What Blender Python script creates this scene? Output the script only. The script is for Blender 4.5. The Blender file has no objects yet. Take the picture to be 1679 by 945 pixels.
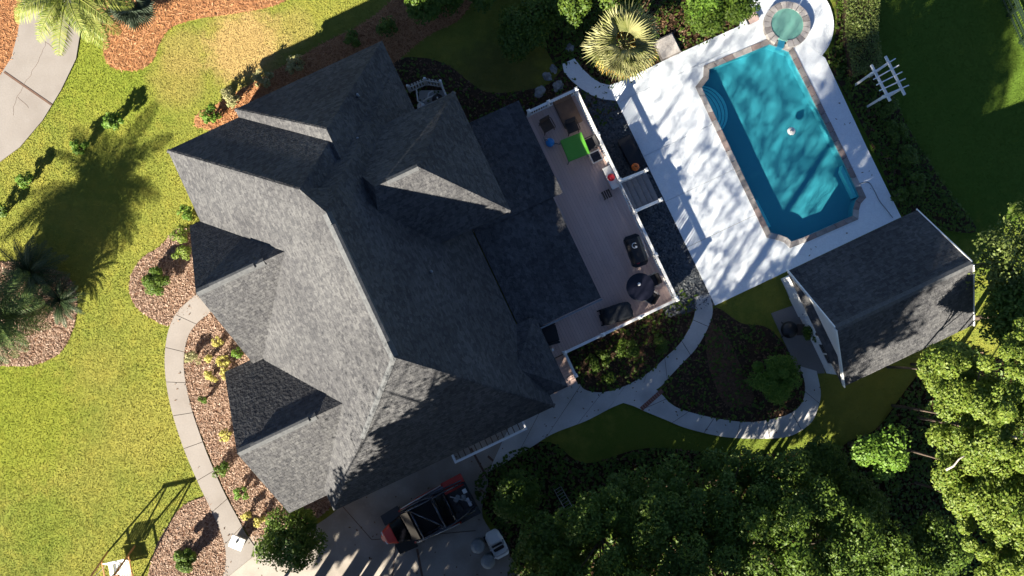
import bpy, bmesh, math, random
import numpy as np
from mathutils import Vector, Matrix
from mathutils.geometry import tessellate_polygon
random.seed(7); RNG = np.random.default_rng(11)
SC = bpy.context.scene
COL = SC.collection
PI = math.pi

# ------------------------------------------------------------------ camera
CAM_H = 44.0; FPX = 1584.0; TILT = math.atan(67 / 1584.0)
cd = bpy.data.cameras.new('camera'); cd.sensor_width = 36; cd.lens = 36 * FPX / 1679.0
cd.clip_end = 3000; cd.clip_start = 0.5
cam = bpy.data.objects.new('camera', cd); COL.objects.link(cam)
cam.location = (0, 0, CAM_H); cam.rotation_euler = (TILT, 0, 0)
SC.camera = cam

# ------------------------------------------------------------------ light
SUN_EL = math.radians(29)
TO_SUN = Vector((-0.546, -0.838))            # horizontal direction towards the sun (world x, y)
sun_az = math.atan2(TO_SUN.x, TO_SUN.y)      # clockwise from +y
W = bpy.data.worlds.new('World'); SC.world = W; W.use_nodes = True
nt = W.node_tree; nt.nodes.clear()
sky = nt.nodes.new('ShaderNodeTexSky'); sky.sky_type = 'NISHITA'; sky.sun_disc = False
sky.sun_elevation = SUN_EL; sky.sun_rotation = sun_az
sky.air_density = 0.42; sky.dust_density = 0.05; sky.ozone_density = 1.5
bg = nt.nodes.new('ShaderNodeBackground'); bg.inputs['Strength'].default_value = 0.05
wo = nt.nodes.new('ShaderNodeOutputWorld')
nt.links.new(sky.outputs[0], bg.inputs['Color']); nt.links.new(bg.outputs[0], wo.inputs['Surface'])
sl = bpy.data.lights.new('sun', 'SUN'); sl.energy = 5.0; sl.angle = math.radians(0.5); sl.color = (1.0, 0.91, 0.76)
so = bpy.data.objects.new('sun', sl); COL.objects.link(so)
so.rotation_euler = Vector((TO_SUN.x * math.cos(SUN_EL), TO_SUN.y * math.cos(SUN_EL), math.sin(SUN_EL))).to_track_quat('Z', 'Y').to_euler()
so.location = (-30, -40, 60)
SC.view_settings.view_transform = 'Standard'; SC.view_settings.look = 'None'
SC.view_settings.exposure = 2.08; SC.view_settings.gamma = 1.0; SC.view_settings.use_curve_mapping = False

# ------------------------------------------------------------------ frames
TH = math.radians(25.3); CT, ST = math.cos(TH), math.sin(TH)
def pw(px, py, z=0.0):
    """survey: point at height z seen at that spot of the aerial photograph (world)"""
    dx = (px - 839.5) / FPX; dy = -(py - 472.5) / FPX
    y = dy * math.cos(TILT) + math.sin(TILT); zz = dy * math.sin(TILT) - math.cos(TILT)
    t = (z - CAM_H) / zz
    return (dx * t, y * t)
def w2l(x, y): return (x * CT + y * ST, -x * ST + y * CT)
def l2w(x, y): return (x * CT - y * ST, x * ST + y * CT)
def pl(px, py, z=0.0): return w2l(*pw(px, py, z))
def pws(pts, z=0.0): return [pw(a, b, z) for a, b in pts]

FR = {}                                       # object -> (x, y, z, rot) of its root frame
def tag(o, label=None, cat=None, group=None, kind=None):
    if label: o['label'] = label
    if cat: o['category'] = cat
    if group: o['group'] = group
    if kind: o['kind'] = kind
    return o
def thing(name, loc, rot=0.0, label=None, cat=None, group=None, kind=None):
    o = bpy.data.objects.new(name, None); COL.objects.link(o)
    o.empty_display_size = 0.3
    o.location = loc; o.rotation_euler = (0, 0, rot)
    FR[o.name] = (loc[0], loc[1], loc[2], rot)
    return tag(o, label, cat, group, kind)
def copy_tree(o, parent=None):
    c = o.copy(); COL.objects.link(c)
    if parent is not None: c.parent = parent
    if o.name in FR: FR[c.name] = FR[o.name]
    for ch in list(o.children): copy_tree(ch, c)
    return c

# ------------------------------------------------------------------ mesh builder
class MB:
    def __init__(s): s.v = []; s.f = []
    def add(s, vs, fs):
        n = len(s.v); s.v += [tuple(p) for p in vs]; s.f += [tuple(i + n for i in f) for f in fs]; return s
    def box(s, c, size, rot=0.0, tilt=None):
        x, y, z = size[0] / 2, size[1] / 2, size[2] / 2
        vs = [Vector((a * x, b * y, d * z)) for d in (-1, 1) for b in (-1, 1) for a in (-1, 1)]
        M = Matrix.Rotation(rot, 3, 'Z')
        if tilt is not None: M = M @ tilt
        vs = [M @ v + Vector(c) for v in vs]
        return s.add(vs, [(0, 2, 3, 1), (4, 5, 7, 6), (0, 1, 5, 4), (2, 6, 7, 3), (0, 4, 6, 2), (1, 3, 7, 5)])
    def prism(s, poly, z0, z1):
        n = len(poly)
        area = sum(poly[i][0] * poly[(i + 1) % n][1] - poly[(i + 1) % n][0] * poly[i][1] for i in range(n))
        if area < 0: poly = poly[::-1]
        vs = [(p[0], p[1], z0) for p in poly] + [(p[0], p[1], z1) for p in poly]
        tri = tessellate_polygon([[Vector((p[0], p[1], 0)) for p in poly]])
        fs = []
        for t in tri:
            a, b, c = [poly[i] for i in t]
            if (b[0] - a[0]) * (c[1] - a[1]) - (b[1] - a[1]) * (c[0] - a[0]) < 0: t = t[::-1]
            fs.append(tuple(i + n for i in t)); fs.append(tuple(t[::-1]))
        for i in range(n):
            j = (i + 1) % n; fs.append((i, j, j + n, i + n))
        return s.add(vs, fs)
    def beam(s, a, b, w, h):
        """square bar from a to b"""
        a, b = Vector(a), Vector(b); d = b - a; L = d.length
        q = d.to_track_quat('X', 'Z').to_matrix()
        vs = []
        for e in (0, L):
            for yy, zz in ((-w / 2, -h / 2), (w / 2, -h / 2), (w / 2, h / 2), (-w / 2, h / 2)):
                vs.append(a + q @ Vector((e, yy, zz)))
        return s.add(vs, [(0, 3, 2, 1), (4, 5, 6, 7), (0, 1, 5, 4), (1, 2, 6, 5), (2, 3, 7, 6), (3, 0, 4, 7)])
    def tube(s, pts, rad, n=8, caps=True):
        pts = [Vector(p) for p in pts]
        if not isinstance(rad, (list, tuple)): rad = [rad] * len(pts)
        rings = []; up = Vector((0, 0, 1))
        for i, p in enumerate(pts):
            d = (pts[min(i + 1, len(pts) - 1)] - pts[max(i - 1, 0)]).normalized()
            u = d.cross(up)
            if u.length < 1e-3: u = d.cross(Vector((1, 0, 0)))
            u.normalize(); w = d.cross(u)
            rings.append([p + rad[i] * (math.cos(2 * PI * k / n) * u + math.sin(2 * PI * k / n) * w) for k in range(n)])
        vs = [q for r in rings for q in r]; fs = []
        for i in range(len(pts) - 1):
            for k in range(n):
                a = i * n + k; b = i * n + (k + 1) % n
                fs.append((a, a + n, b + n, b))
        if caps:
            fs.append(tuple(range(n))); fs.append(tuple(range((len(pts) - 1) * n, len(pts) * n))[::-1])
        return s.add(vs, fs)
    def lathe(s, c, prof, n=20, sx=1, sy=1):
        vs = []; fs = []
        for r, z in prof:
            for k in range(n):
                a = 2 * PI * k / n; vs.append((c[0] + sx * r * math.cos(a), c[1] + sy * r * math.sin(a), c[2] + z))
        for i in range(len(prof) - 1):
            for k in range(n):
                a = i * n + k; b = i * n + (k + 1) % n
                fs.append((a, b, b + n, a + n))
        if prof[0][0] > 1e-4: fs.append(tuple(range(n))[::-1])
        if prof[-1][0] > 1e-4: fs.append(tuple(range((len(prof) - 1) * n, len(prof) * n)))
        return s.add(vs, fs)
    def mesh(s, name):
        me = bpy.data.meshes.new(name); me.from_pydata(s.v, [], s.f); me.update(); return me
    def build(s, name, mat, parent=None, frame='W', smooth=False, bevel=0.0, kind=None, root=None):
        """frame: W world, L house frame, O the root's own frame"""
        r = root or parent
        while r is not None and r.name not in FR: r = r.parent
        fx, fy, fz, fr = FR[r.name] if r is not None else (0, 0, 0, 0)
        if frame != 'O':
            if frame == 'L': s.v = [(x * CT - y * ST, x * ST + y * CT, z) for x, y, z in s.v]
            c, q = math.cos(-fr), math.sin(-fr)
            s.v = [((x - fx) * c - (y - fy) * q, (x - fx) * q + (y - fy) * c, z - fz) for x, y, z in s.v]
        me = s.mesh(name)
        if bevel > 0:
            bm = bmesh.new(); bm.from_mesh(me)
            bmesh.ops.remove_doubles(bm, verts=bm.verts, dist=1e-5)
            ed = [e for e in bm.edges if len(e.link_faces) == 2 and e.calc_face_angle(0) > 0.6]
            bmesh.ops.bevel(bm, geom=ed, offset=bevel, segments=2, affect='EDGES', clamp_overlap=True)
            bm.to_mesh(me); bm.free()
        if smooth:
            for p in me.polygons: p.use_smooth = True
        me.materials.append(mat)
        o = bpy.data.objects.new(name, me); COL.objects.link(o)
        if parent is not None: o.parent = parent
        if kind: o['kind'] = kind
        return o

def np_mesh(name, V, nper, mat, parent=None, loc=(0, 0, 0), kind=None, tris=None):
    """V: (N*nper,3) points, each run of nper is one face"""
    me = bpy.data.meshes.new(name); n = len(V); F = n // nper
    me.vertices.add(n); me.vertices.foreach_set('co', (V - np.array(loc)).astype(np.float32).ravel())
    me.loops.add(n); me.loops.foreach_set('vertex_index', np.arange(n, dtype=np.int32))
    me.polygons.add(F); me.polygons.foreach_set('loop_start', np.arange(0, n, nper, dtype=np.int32))
    me.polygons.foreach_set('loop_total', np.full(F, nper, dtype=np.int32))
    me.update(calc_edges=True); me.materials.append(mat)
    o = bpy.data.objects.new(name, me); COL.objects.link(o)
    if parent is not None: o.parent = parent
    if kind: o['kind'] = kind
    return o

def smooth_poly(pts, closed=True, k=5):
    out = []; n = len(pts)
    for i in range(n if closed else n - 1):
        if closed: p0, p1, p2, p3 = pts[i - 1], pts[i], pts[(i + 1) % n], pts[(i + 2) % n]
        else: p0, p1, p2, p3 = pts[max(i - 1, 0)], pts[i], pts[i + 1], pts[min(i + 2, n - 1)]
        for j in range(k):
            t = j / k
            out.append(tuple(0.5 * (2 * p1[a] + (p2[a] - p0[a]) * t + (2 * p0[a] - 5 * p1[a] + 4 * p2[a] - p3[a]) * t * t + (3 * p1[a] - p0[a] - 3 * p2[a] + p3[a]) * t ** 3) for a in (0, 1)))
    if not closed: out.append(tuple(pts[-1]))
    return out
def inside(X, Y, poly):
    r = np.zeros(len(X), bool); n = len(poly); j = n - 1
    for i in range(n):
        xi, yi = poly[i]; xj, yj = poly[j]
        if yi != yj:
            r ^= ((yi > Y) != (yj > Y)) & (X < (xj - xi) * (Y - yi) / (yj - yi) + xi)
        j = i
    return r
def arcpts(cx, cy, r, a0, a1, n):
    return [(cx + r * math.cos(a0 + (a1 - a0) * i / n), cy + r * math.sin(a0 + (a1 - a0) * i / n)) for i in range(n + 1)]

# ------------------------------------------------------------------ materials
def newmat(name):
    m = bpy.data.materials.new(name); m.use_nodes = True
    t = m.node_tree; b = t.nodes['Principled BSDF']; return m, t, b
def N(t, typ, **kw):
    n = t.nodes.new(typ)
    for k, v in kw.items(): setattr(n, k, v)
    return n
def pos(t, scale=(1, 1, 1), rot=0.0, local=False):
    mp = N(t, 'ShaderNodeMapping'); mp.inputs['Scale'].default_value = scale; mp.inputs['Rotation'].default_value = (0, 0, rot)
    if local:
        g = N(t, 'ShaderNodeTexCoord'); t.links.new(g.outputs['Object'], mp.inputs['Vector'])
    else:
        g = N(t, 'ShaderNodeNewGeometry'); t.links.new(g.outputs['Position'], mp.inputs['Vector'])
    return mp.outputs[0]
def noise(t, vec, scale, detail=4, rough=0.6):
    n = N(t, 'ShaderNodeTexNoise'); n.inputs['Scale'].default_value = scale; n.inputs['Detail'].default_value = detail; n.inputs['Roughness'].default_value = rough
    t.links.new(vec, n.inputs['Vector']); return n.outputs['Fac']
def ramp(t, fac, stops):
    r = N(t, 'ShaderNodeValToRGB'); e = r.color_ramp.elements
    e[0].position, e[0].color = stops[0][0], (*stops[0][1], 1)
    e[1].position, e[1].color = stops[-1][0], (*stops[-1][1], 1)
    for p, c in stops[1:-1]:
        x = e.new(p); x.color = (*c, 1)
    t.links.new(fac, r.inputs['Fac']); return r.outputs['Color']
def mixc(t, a, b, fac, mode='MIX'):
    m = N(t, 'ShaderNodeMix', data_type='RGBA', blend_type=mode)
    for sock, v in ((m.inputs[0], fac), (m.inputs[6], a), (m.inputs[7], b)):
        if isinstance(v, (int, float)): sock.default_value = v
        elif isinstance(v, tuple): sock.default_value = (*v, 1)
        else: t.links.new(v, sock)
    return m.outputs[2]
def bump(t, b, h, strength, dist):
    n = N(t, 'ShaderNodeBump'); n.inputs['Strength'].default_value = strength; n.inputs['Distance'].default_value = dist
    t.links.new(h, n.inputs['Height']); t.links.new(n.outputs[0], b.inputs['Normal'])
def simple(name, c1, c2=None, scale=6, rough=0.6, spec=0.5, metal=0.0, bstr=0.0, bdist=0.02, bscale=None, local=False, stops=(0.3, 0.7)):
    m, t, b = newmat(name)
    c2 = c2 or tuple(x * 0.8 for x in c1)
    v = pos(t, local=local)
    f = noise(t, v, scale)
    col = ramp(t, f, [(stops[0], c1), (stops[1], c2)])
    t.links.new(col, b.inputs['Base Color'])
    b.inputs['Roughness'].default_value = rough; b.inputs['Specular IOR Level'].default_value = spec; b.inputs['Metallic'].default_value = metal
    if bstr > 0: bump(t, b, noise(t, v, bscale or scale * 4, 3), bstr, bdist)
    return m
def leafmat(name, c1, c2, c3=None, trans=0.25, scale=2.5, rough=0.55, spec=0.3):
    m, t, b = newmat(name)
    v = pos(t); f = noise(t, v, scale, 3)
    g = N(t, 'ShaderNodeNewGeometry')
    r1 = ramp(t, f, [(0.32, c1), (0.68, c2)])
    col = mixc(t, r1, c3 or tuple(min(1, x * 1.5) for x in c2), 0.35)
    mr = N(t, 'ShaderNodeMath', operation='MULTIPLY'); t.links.new(g.outputs['Random Per Island'], mr.inputs[0]); mr.inputs[1].default_value = 0.7
    col = mixc(t, r1, c3 or tuple(min(1, x * 1.6) for x in c2), mr.outputs[0])
    t.links.new(col, b.inputs['Base Color']); b.inputs['Roughness'].default_value = rough; b.inputs['Specular IOR Level'].default_value = spec
    tr = N(t, 'ShaderNodeBsdfTranslucent'); t.links.new(col, tr.inputs['Color'])
    ms = N(t, 'ShaderNodeMixShader'); ms.inputs[0].default_value = trans
    t.links.new(b.outputs[0], ms.inputs[1]); t.links.new(tr.outputs[0], ms.inputs[2])
    t.links.new(ms.outputs[0], t.nodes['Material Output'].inputs['Surface'])
    return m

def shingle_mat(name, base=(0.064, 0.065, 0.070), hi=(0.104, 0.105, 0.108)):
    m, t, b = newmat(name)
    v = pos(t, (1, 1, 1), -TH)
    vo = N(t, 'ShaderNodeTexVoronoi', feature='F1', distance='CHEBYCHEV'); vo.inputs['Scale'].default_value = 1.0; vo.inputs['Randomness'].default_value = 0.7
    mp = N(t, 'ShaderNodeMapping'); mp.inputs['Scale'].default_value = (6.5, 6.5, 9.0); t.links.new(v, mp.inputs['Vector']); t.links.new(mp.outputs[0], vo.inputs['Vector'])
    bw = N(t, 'ShaderNodeRGBToBW'); t.links.new(vo.outputs['Color'], bw.inputs[0])
    n1 = noise(t, v, 6.5, 3, .55); n2 = noise(t, v, 0.35, 4); n3 = noise(t, v, 30, 2)
    sep = N(t, 'ShaderNodeSeparateXYZ'); t.links.new(v, sep.inputs[0])
    wv = N(t, 'ShaderNodeMath', operation='FRACT'); ml = N(t, 'ShaderNodeMath', operation='MULTIPLY'); ml.inputs[1].default_value = 9.0
    t.links.new(sep.outputs[2], ml.inputs[0]); t.links.new(ml.outputs[0], wv.inputs[0])      # one step per course
    c = ramp(t, bw.outputs[0], [(0.2, base), (0.8, hi)])
    c = mixc(t, c, (0.62, 0.62, 0.64), ramp(t, n2, [(0.4, (0.55, 0.55, 0.55)), (0.62, (0, 0, 0))]), 'MULTIPLY')
    c = mixc(t, c, tuple(x * 1.5 for x in hi), ramp(t, n3, [(0.6, (0, 0, 0)), (0.8, (0.5, 0.5, 0.5))]))
    c = mixc(t, c, (0.72, 0.72, 0.73), ramp(t, wv.outputs[0], [(0.72, (0, 0, 0)), (0.86, (0.5, 0.5, 0.5))]), 'MULTIPLY')
    t.links.new(c, b.inputs['Base Color']); b.inputs['Roughness'].default_value = 0.85; b.inputs['Specular IOR Level'].default_value = 0.03
    h = N(t, 'ShaderNodeMath', operation='MULTIPLY_ADD'); t.links.new(bw.outputs[0], h.inputs[0]); h.inputs[1].default_value = 0.15; t.links.new(n1, h.inputs[2])
    h2 = N(t, 'ShaderNodeMath', operation='MULTIPLY_ADD'); t.links.new(wv.outputs[0], h2.inputs[0]); h2.inputs[1].default_value = -0.12; t.links.new(h.outputs[0], h2.inputs[2])
    bump(t, b, h2.outputs[0], 0.75, 0.10)
    return m

def lawn_mat(name, dry):  # dry: list of tan, green, dark and sunlit-yellow spots
    m, t, b = newmat(name)
    v = pos(t)
    big = noise(t, v, 0.22, 4); mid = noise(t, v, 1.7, 4); fine = noise(t, pos(t, (1, 1, 1)), 11, 4)
    c = ramp(t, big, [(0.3, (0.130, 0.165, 0.026)), (0.5, (0.178, 0.195, 0.034)), (0.7, (0.220, 0.212, 0.042))])
    c = mixc(t, c, (0.30, 0.265, 0.045), ramp(t, mid, [(0.45, (0, 0, 0)), (0.75, (0.5, 0.5, 0.5))]))
    c = mixc(t, c, (0.11, 0.15, 0.012), ramp(t, fine, [(0.3, (0.25, 0.25, 0.25)), (0.55, (0, 0, 0))]))
    g = N(t, 'ShaderNodeNewGeometry')
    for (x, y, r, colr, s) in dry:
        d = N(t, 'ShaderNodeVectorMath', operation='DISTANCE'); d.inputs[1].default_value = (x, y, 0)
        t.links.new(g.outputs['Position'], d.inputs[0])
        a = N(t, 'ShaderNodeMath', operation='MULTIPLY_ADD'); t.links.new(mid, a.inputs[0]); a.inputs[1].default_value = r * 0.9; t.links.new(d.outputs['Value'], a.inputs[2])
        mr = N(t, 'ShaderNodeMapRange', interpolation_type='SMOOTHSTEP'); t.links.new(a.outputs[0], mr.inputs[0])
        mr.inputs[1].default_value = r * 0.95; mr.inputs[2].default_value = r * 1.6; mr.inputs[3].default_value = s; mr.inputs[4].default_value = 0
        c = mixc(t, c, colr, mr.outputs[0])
    t.links.new(c, b.inputs['Base Color']); b.inputs['Roughness'].default_value = 0.85; b.inputs['Specular IOR Level'].default_value = 0.15
    bump(t, b, fine, 0.4, 0.05)
    return m

def concrete(name, c, stain=(0.55, 0.52, 0.5), rough=0.8, dirt=0.5):
    m, t, b = newmat(name); v = pos(t)
    n1 = noise(t, v, 0.8, 5, 0.65); n2 = noise(t, v, 14, 4); n3 = noise(t, v, 3.2, 5, .7)
    col = mixc(t, c, tuple(c[i] * stain[i] for i in range(3)), ramp(t, n1, [(0.42, (0, 0, 0)), (0.75, (dirt * 1.3, dirt * 1.3, dirt * 1.3))]))
    col = mixc(t, col, tuple(x * 0.8 for x in c), ramp(t, n2, [(0.4, (0, 0, 0)), (0.8, (0.6, 0.6, 0.6))]))
    col = mixc(t, col, tuple(min(1, x * 1.15) for x in c), ramp(t, n3, [(0.5, (0, 0, 0)), (0.75, (0.5, 0.5, 0.5))]))
    t.links.new(col, b.inputs['Base Color']); b.inputs['Roughness'].default_value = rough; b.inputs['Specular IOR Level'].default_value = 0.3
    bump(t, b, n2, 0.25, 0.01)
    return m

LAWN_SPOTS = [(*pw(240, 700), 2.2, (0.26, 0.23, 0.05), 0.4), (*pw(70, 860), 1.8, (0.13, 0.18, 0.018), 0.45), (*pw(170, 600), 1.3, (0.25, 0.225, 0.05), 0.35), (*pw(140, 780), 1.6, (0.24, 0.225, 0.045), 0.35), (*pw(1580, 160), 10.0, (0.055, 0.115, 0.012), 0.85), (*pw(1150, 760), 7.0, (0.07, 0.12, 0.012), 0.7), (*pw(180, 90), 4.0, (0.14, 0.20, 0.014), 0.45), (*pw(20, 690), 3.5, (0.17, 0.215, 0.014), 0.5), (*pw(400, 78), 2.1, (0.36, 0.25, 0.10), 0.9), (*pw(300, 85), 1.3, (0.30, 0.23, 0.075), 0.6), (*pw(480, 50), 1.2, (0.30, 0.23, 0.075), 0.5),  # dry tan spots mixed with greener and darker turf tones
       (*pw(290, 130), 1.5, (0.29, 0.22, 0.07), 0.5), (*pw(820, 140), 2.5, (0.085, 0.075, 0.03), 0.5), (*pw(1410, 650), 2.2, (0.23, 0.20, 0.035), 0.5)]  # last spot yellows the turf where a patch of sunlight lies
M = {}
M['lawn'] = lawn_mat('lawn_grass', LAWN_SPOTS)
M['blade'] = lawn_mat('grass_blade', LAWN_SPOTS)
M['shingle'] = shingle_mat('roof_shingle')
M['shingle_pale'] = shingle_mat('weathered_shingle', (0.04, 0.042, 0.05), (0.08, 0.082, 0.09))
M['cap'] = simple('ridge_cap_shingle', (0.115, 0.12, 0.125), (0.07, 0.074, 0.08), 8, 0.8, 0.15, bstr=0.3)
M['brickwall'] = simple('house_wall_stucco', (0.42, 0.36, 0.30), (0.34, 0.28, 0.23), 4, 0.85, bstr=0.3)
M['white'] = simple('white_paint', (0.80, 0.80, 0.78), (0.74, 0.75, 0.74), 3, 0.45, bstr=0.08)
M['siding'] = simple('white_siding', (0.82, 0.81, 0.78), (0.74, 0.73, 0.70), 2.5, 0.6, bstr=0.1)
M['pooldeck'] = concrete('pool_deck_paint', (0.80, 0.855, 0.90), (0.95, 0.95, 0.95), 0.7, 0.35)  # faint blue in the paint stands in for sky light, offsetting warm sun
M['concrete'] = concrete('pale_concrete', (0.235, 0.215, 0.20), (0.66, 0.62, 0.58))
M['concrete_dark'] = concrete('grey_walk_concrete', (0.55, 0.55, 0.54), (0.55, 0.55, 0.55), dirt=0.75)
M['drive'] = concrete('driveway_concrete', (0.33, 0.30, 0.265), (0.5, 0.47, 0.45), dirt=0.8)
M['timber_joint'] = simple('timber_joint', (0.13, 0.07, 0.045), (0.07, 0.045, 0.035), 10, 0.8)
M['straw'] = simple('pine_straw', (0.30, 0.145, 0.07), (0.18, 0.08, 0.04), 7, 0.9, 0.1, bstr=0.9, bdist=0.08, bscale=20)
M['straw_piece'] = leafmat('pine_straw_needles', (0.25, 0.10, 0.038), (0.40, 0.175, 0.07), (0.48, 0.27, 0.13), trans=0.05, scale=3)
M['mulch'] = simple('brown_mulch', (0.22, 0.12, 0.075), (0.10, 0.055, 0.04), 9, 0.9, 0.1, bstr=0.9, bdist=0.06, bscale=25)
M['chip'] = leafmat('mulch_chip', (0.10, 0.055, 0.036), (0.22, 0.13, 0.085), (0.42, 0.30, 0.22), trans=0.0, scale=5)
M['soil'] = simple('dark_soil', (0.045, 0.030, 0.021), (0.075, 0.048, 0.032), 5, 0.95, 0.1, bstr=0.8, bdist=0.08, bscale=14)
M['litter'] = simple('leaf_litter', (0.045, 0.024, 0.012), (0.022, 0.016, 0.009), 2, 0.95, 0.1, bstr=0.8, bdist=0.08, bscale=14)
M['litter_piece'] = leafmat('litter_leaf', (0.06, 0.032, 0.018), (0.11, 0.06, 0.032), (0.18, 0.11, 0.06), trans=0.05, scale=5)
M['slate'] = simple('slate_chippings', (0.075, 0.085, 0.10), (0.03, 0.036, 0.045), 6, 0.7, 0.3, bstr=0.8, bdist=0.05, bscale=22)
M['slate_piece'] = leafmat('slate_chip', (0.04, 0.05, 0.06), (0.10, 0.115, 0.13), (0.17, 0.18, 0.19), trans=0.0, scale=4)
M['deckboard'] = leafmat('composite_deck_board', (0.66, 0.48, 0.42), (0.60, 0.43, 0.38), (0.70, 0.53, 0.47), trans=0.0, scale=1.2)
M['tread'] = simple('weathered_tread', (0.33, 0.30, 0.29), (0.26, 0.235, 0.23), 5, 0.7)
M['darkwood'] = simple('dark_wood', (0.10, 0.065, 0.045), (0.06, 0.04, 0.03), 8, 0.7)
M['coping'] = simple('coping_stone', (0.33, 0.305, 0.29), (0.19, 0.175, 0.17), 3.5, 0.75, bstr=0.35, bdist=0.02)
M['coping_b'] = simple('coping_stone_rosy', (0.34, 0.26, 0.235), (0.20, 0.165, 0.155), 3.5, 0.75, bstr=0.35, bdist=0.02)
M['coping_c'] = simple('coping_stone_pale', (0.52, 0.49, 0.46), (0.36, 0.33, 0.31), 3.5, 0.75, bstr=0.35, bdist=0.02)
M['brick'] = simple('red_brick', (0.25, 0.11, 0.08), (0.17, 0.08, 0.065), 6, 0.85, bstr=0.3)
M['plaster'] = simple('pool_plaster', (0.095, 0.38, 0.45), (0.065, 0.33, 0.41), 0.35, 0.7)
M['plaster_shallow'] = simple('shallow_tone_plaster', (0.30, 0.88, 0.86), (0.26, 0.84, 0.84), 1.2, 0.7)  # lightened tone stands in for the shading between step depths
M['dark_blue_edge'] = simple('deep_blue_coat', (0.03, 0.25, 0.40), (0.02, 0.2, 0.34), 3, 0.5)  # dark blue lines added in place of shading at the step edges
M['spa_plaster'] = simple('spa_plaster', (0.16, 0.36, 0.31), (0.12, 0.32, 0.27), 2, 0.7)
M['black'] = simple('black_plastic', (0.008, 0.008, 0.010), (0.013, 0.013, 0.015), 5, 0.45)
M['cover'] = simple('dark_cover_fabric', (0.014, 0.017, 0.022), (0.028, 0.033, 0.040), 3, 0.75, 0.2, bstr=0.5, bdist=0.06, bscale=4)
M['navy'] = simple('navy_enamel', (0.006, 0.007, 0.016), (0.010, 0.011, 0.022), 5, 0.35)
M['gloss_black'] = simple('glossy_tube_paint', (0.02, 0.025, 0.04), (0.03, 0.035, 0.05), 5, 0.18, 0.8)
M['steel'] = simple('brushed_steel', (0.5, 0.5, 0.52), (0.4, 0.4, 0.42), 8, 0.35, metal=0.8)
M['grey'] = simple('grey_plastic', (0.22, 0.24, 0.25), (0.17, 0.19, 0.20), 4, 0.5)
M['tyre'] = simple('tyre_rubber', (0.012, 0.012, 0.012), (0.02, 0.02, 0.02), 9, 0.85)
M['red'] = simple('red_car_paint', (0.45, 0.028, 0.012), (0.40, 0.022, 0.010), 4, 0.25)
M['redplastic'] = simple('red_plastic', (0.55, 0.012, 0.03), (0.48, 0.01, 0.025), 4, 0.35)
M['green'] = simple('green_tabletop', (0.10, 0.36, 0.035), (0.085, 0.32, 0.03), 2, 0.5)
M['blue'] = simple('blue_rubber', (0.02, 0.30, 0.75), (0.02, 0.26, 0.68), 4, 0.4)
M['orange'] = simple('orange_rind', (0.75, 0.17, 0.02), (0.62, 0.12, 0.015), 4, 0.5)
M['tan'] = simple('tan_fabric', (0.20, 0.125, 0.085), (0.15, 0.095, 0.065), 5, 0.85)
M['cushion'] = simple('dark_cushion', (0.03, 0.03, 0.035), (0.02, 0.02, 0.025), 6, 0.85)
M['screen'] = simple('glossy_black_glass', (0.004, 0.004, 0.006), (0.006, 0.006, 0.009), 4, 0.08, 0.6)
M['cedar'] = simple('cedar_timber', (0.40, 0.20, 0.07), (0.28, 0.13, 0.05), 8, 0.7)
M['greenmetal'] = simple('dark_green_metal', (0.010, 0.022, 0.012), (0.015, 0.03, 0.017), 5, 0.5)
M['rock'] = simple('pale_rock', (0.34, 0.35, 0.36), (0.10, 0.11, 0.11), 4, 0.85, bstr=0.5, bdist=0.05)
M['bark'] = simple('bark', (0.13, 0.095, 0.07), (0.07, 0.05, 0.038), 9, 0.9, bstr=0.8, bdist=0.03)
M['twig'] = simple('pale_twig', (0.45, 0.40, 0.34), (0.32, 0.28, 0.24), 9, 0.8)
M['leaf_dark'] = leafmat('dark_green_leaf', (0.028, 0.062, 0.007), (0.055, 0.11, 0.012), (0.13, 0.19, 0.022))
M['leaf_mid'] = leafmat('mid_green_leaf', (0.030, 0.070, 0.006), (0.060, 0.115, 0.010), (0.12, 0.18, 0.02))
M['leaf_lit'] = leafmat('yellow_green_leaf', (0.048, 0.100, 0.008), (0.100, 0.160, 0.013), (0.21, 0.25, 0.04))
M['leaf_bright'] = leafmat('bright_green_leaf', (0.05, 0.12, 0.010), (0.09, 0.185, 0.016), (0.17, 0.27, 0.035))
M['leaf_grey'] = leafmat('grey_green_leaf', (0.025, 0.05, 0.025), (0.05, 0.08, 0.045), (0.12, 0.15, 0.11))
M['leaf_pale'] = leafmat('pale_shrub_leaf', (0.13, 0.16, 0.045), (0.25, 0.25, 0.10), (0.40, 0.36, 0.2))
M['leaf_yellow'] = leafmat('yellow_shrub_leaf', (0.26, 0.24, 0.035), (0.38, 0.34, 0.07), (0.52, 0.48, 0.16))
M['leaf_hedge'] = leafmat('hedge_leaf', (0.05, 0.085, 0.012), (0.09, 0.13, 0.02), (0.20, 0.24, 0.07))
M['needle'] = leafmat('pine_needle', (0.016, 0.04, 0.012), (0.03, 0.06, 0.016), (0.045, 0.08, 0.02), trans=0.15)
M['palm'] = leafmat('palm_leaflet', (0.075, 0.13, 0.018), (0.16, 0.20, 0.03), (0.32, 0.32, 0.09), trans=0.2)
M['palm_dark'] = leafmat('palm_leaflet_dark', (0.022, 0.055, 0.014), (0.05, 0.095, 0.02), (0.14, 0.19, 0.05), trans=0.2)
M['fan'] = leafmat('fan_palm_blade', (0.11, 0.14, 0.035), (0.22, 0.23, 0.075), (0.42, 0.40, 0.20), trans=0.2)
M['deadfrond'] = leafmat('dry_palm_blade', (0.36, 0.22, 0.03), (0.50, 0.34, 0.06), (0.62, 0.46, 0.14), trans=0.2)
M['petiole'] = simple('palm_petiole', (0.42, 0.40, 0.22), (0.30, 0.30, 0.15), 8, 0.6)
M['sago'] = leafmat('sago_leaflet', (0.014, 0.03, 0.012), (0.025, 0.05, 0.016), (0.05, 0.08, 0.03), trans=0.1)
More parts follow.
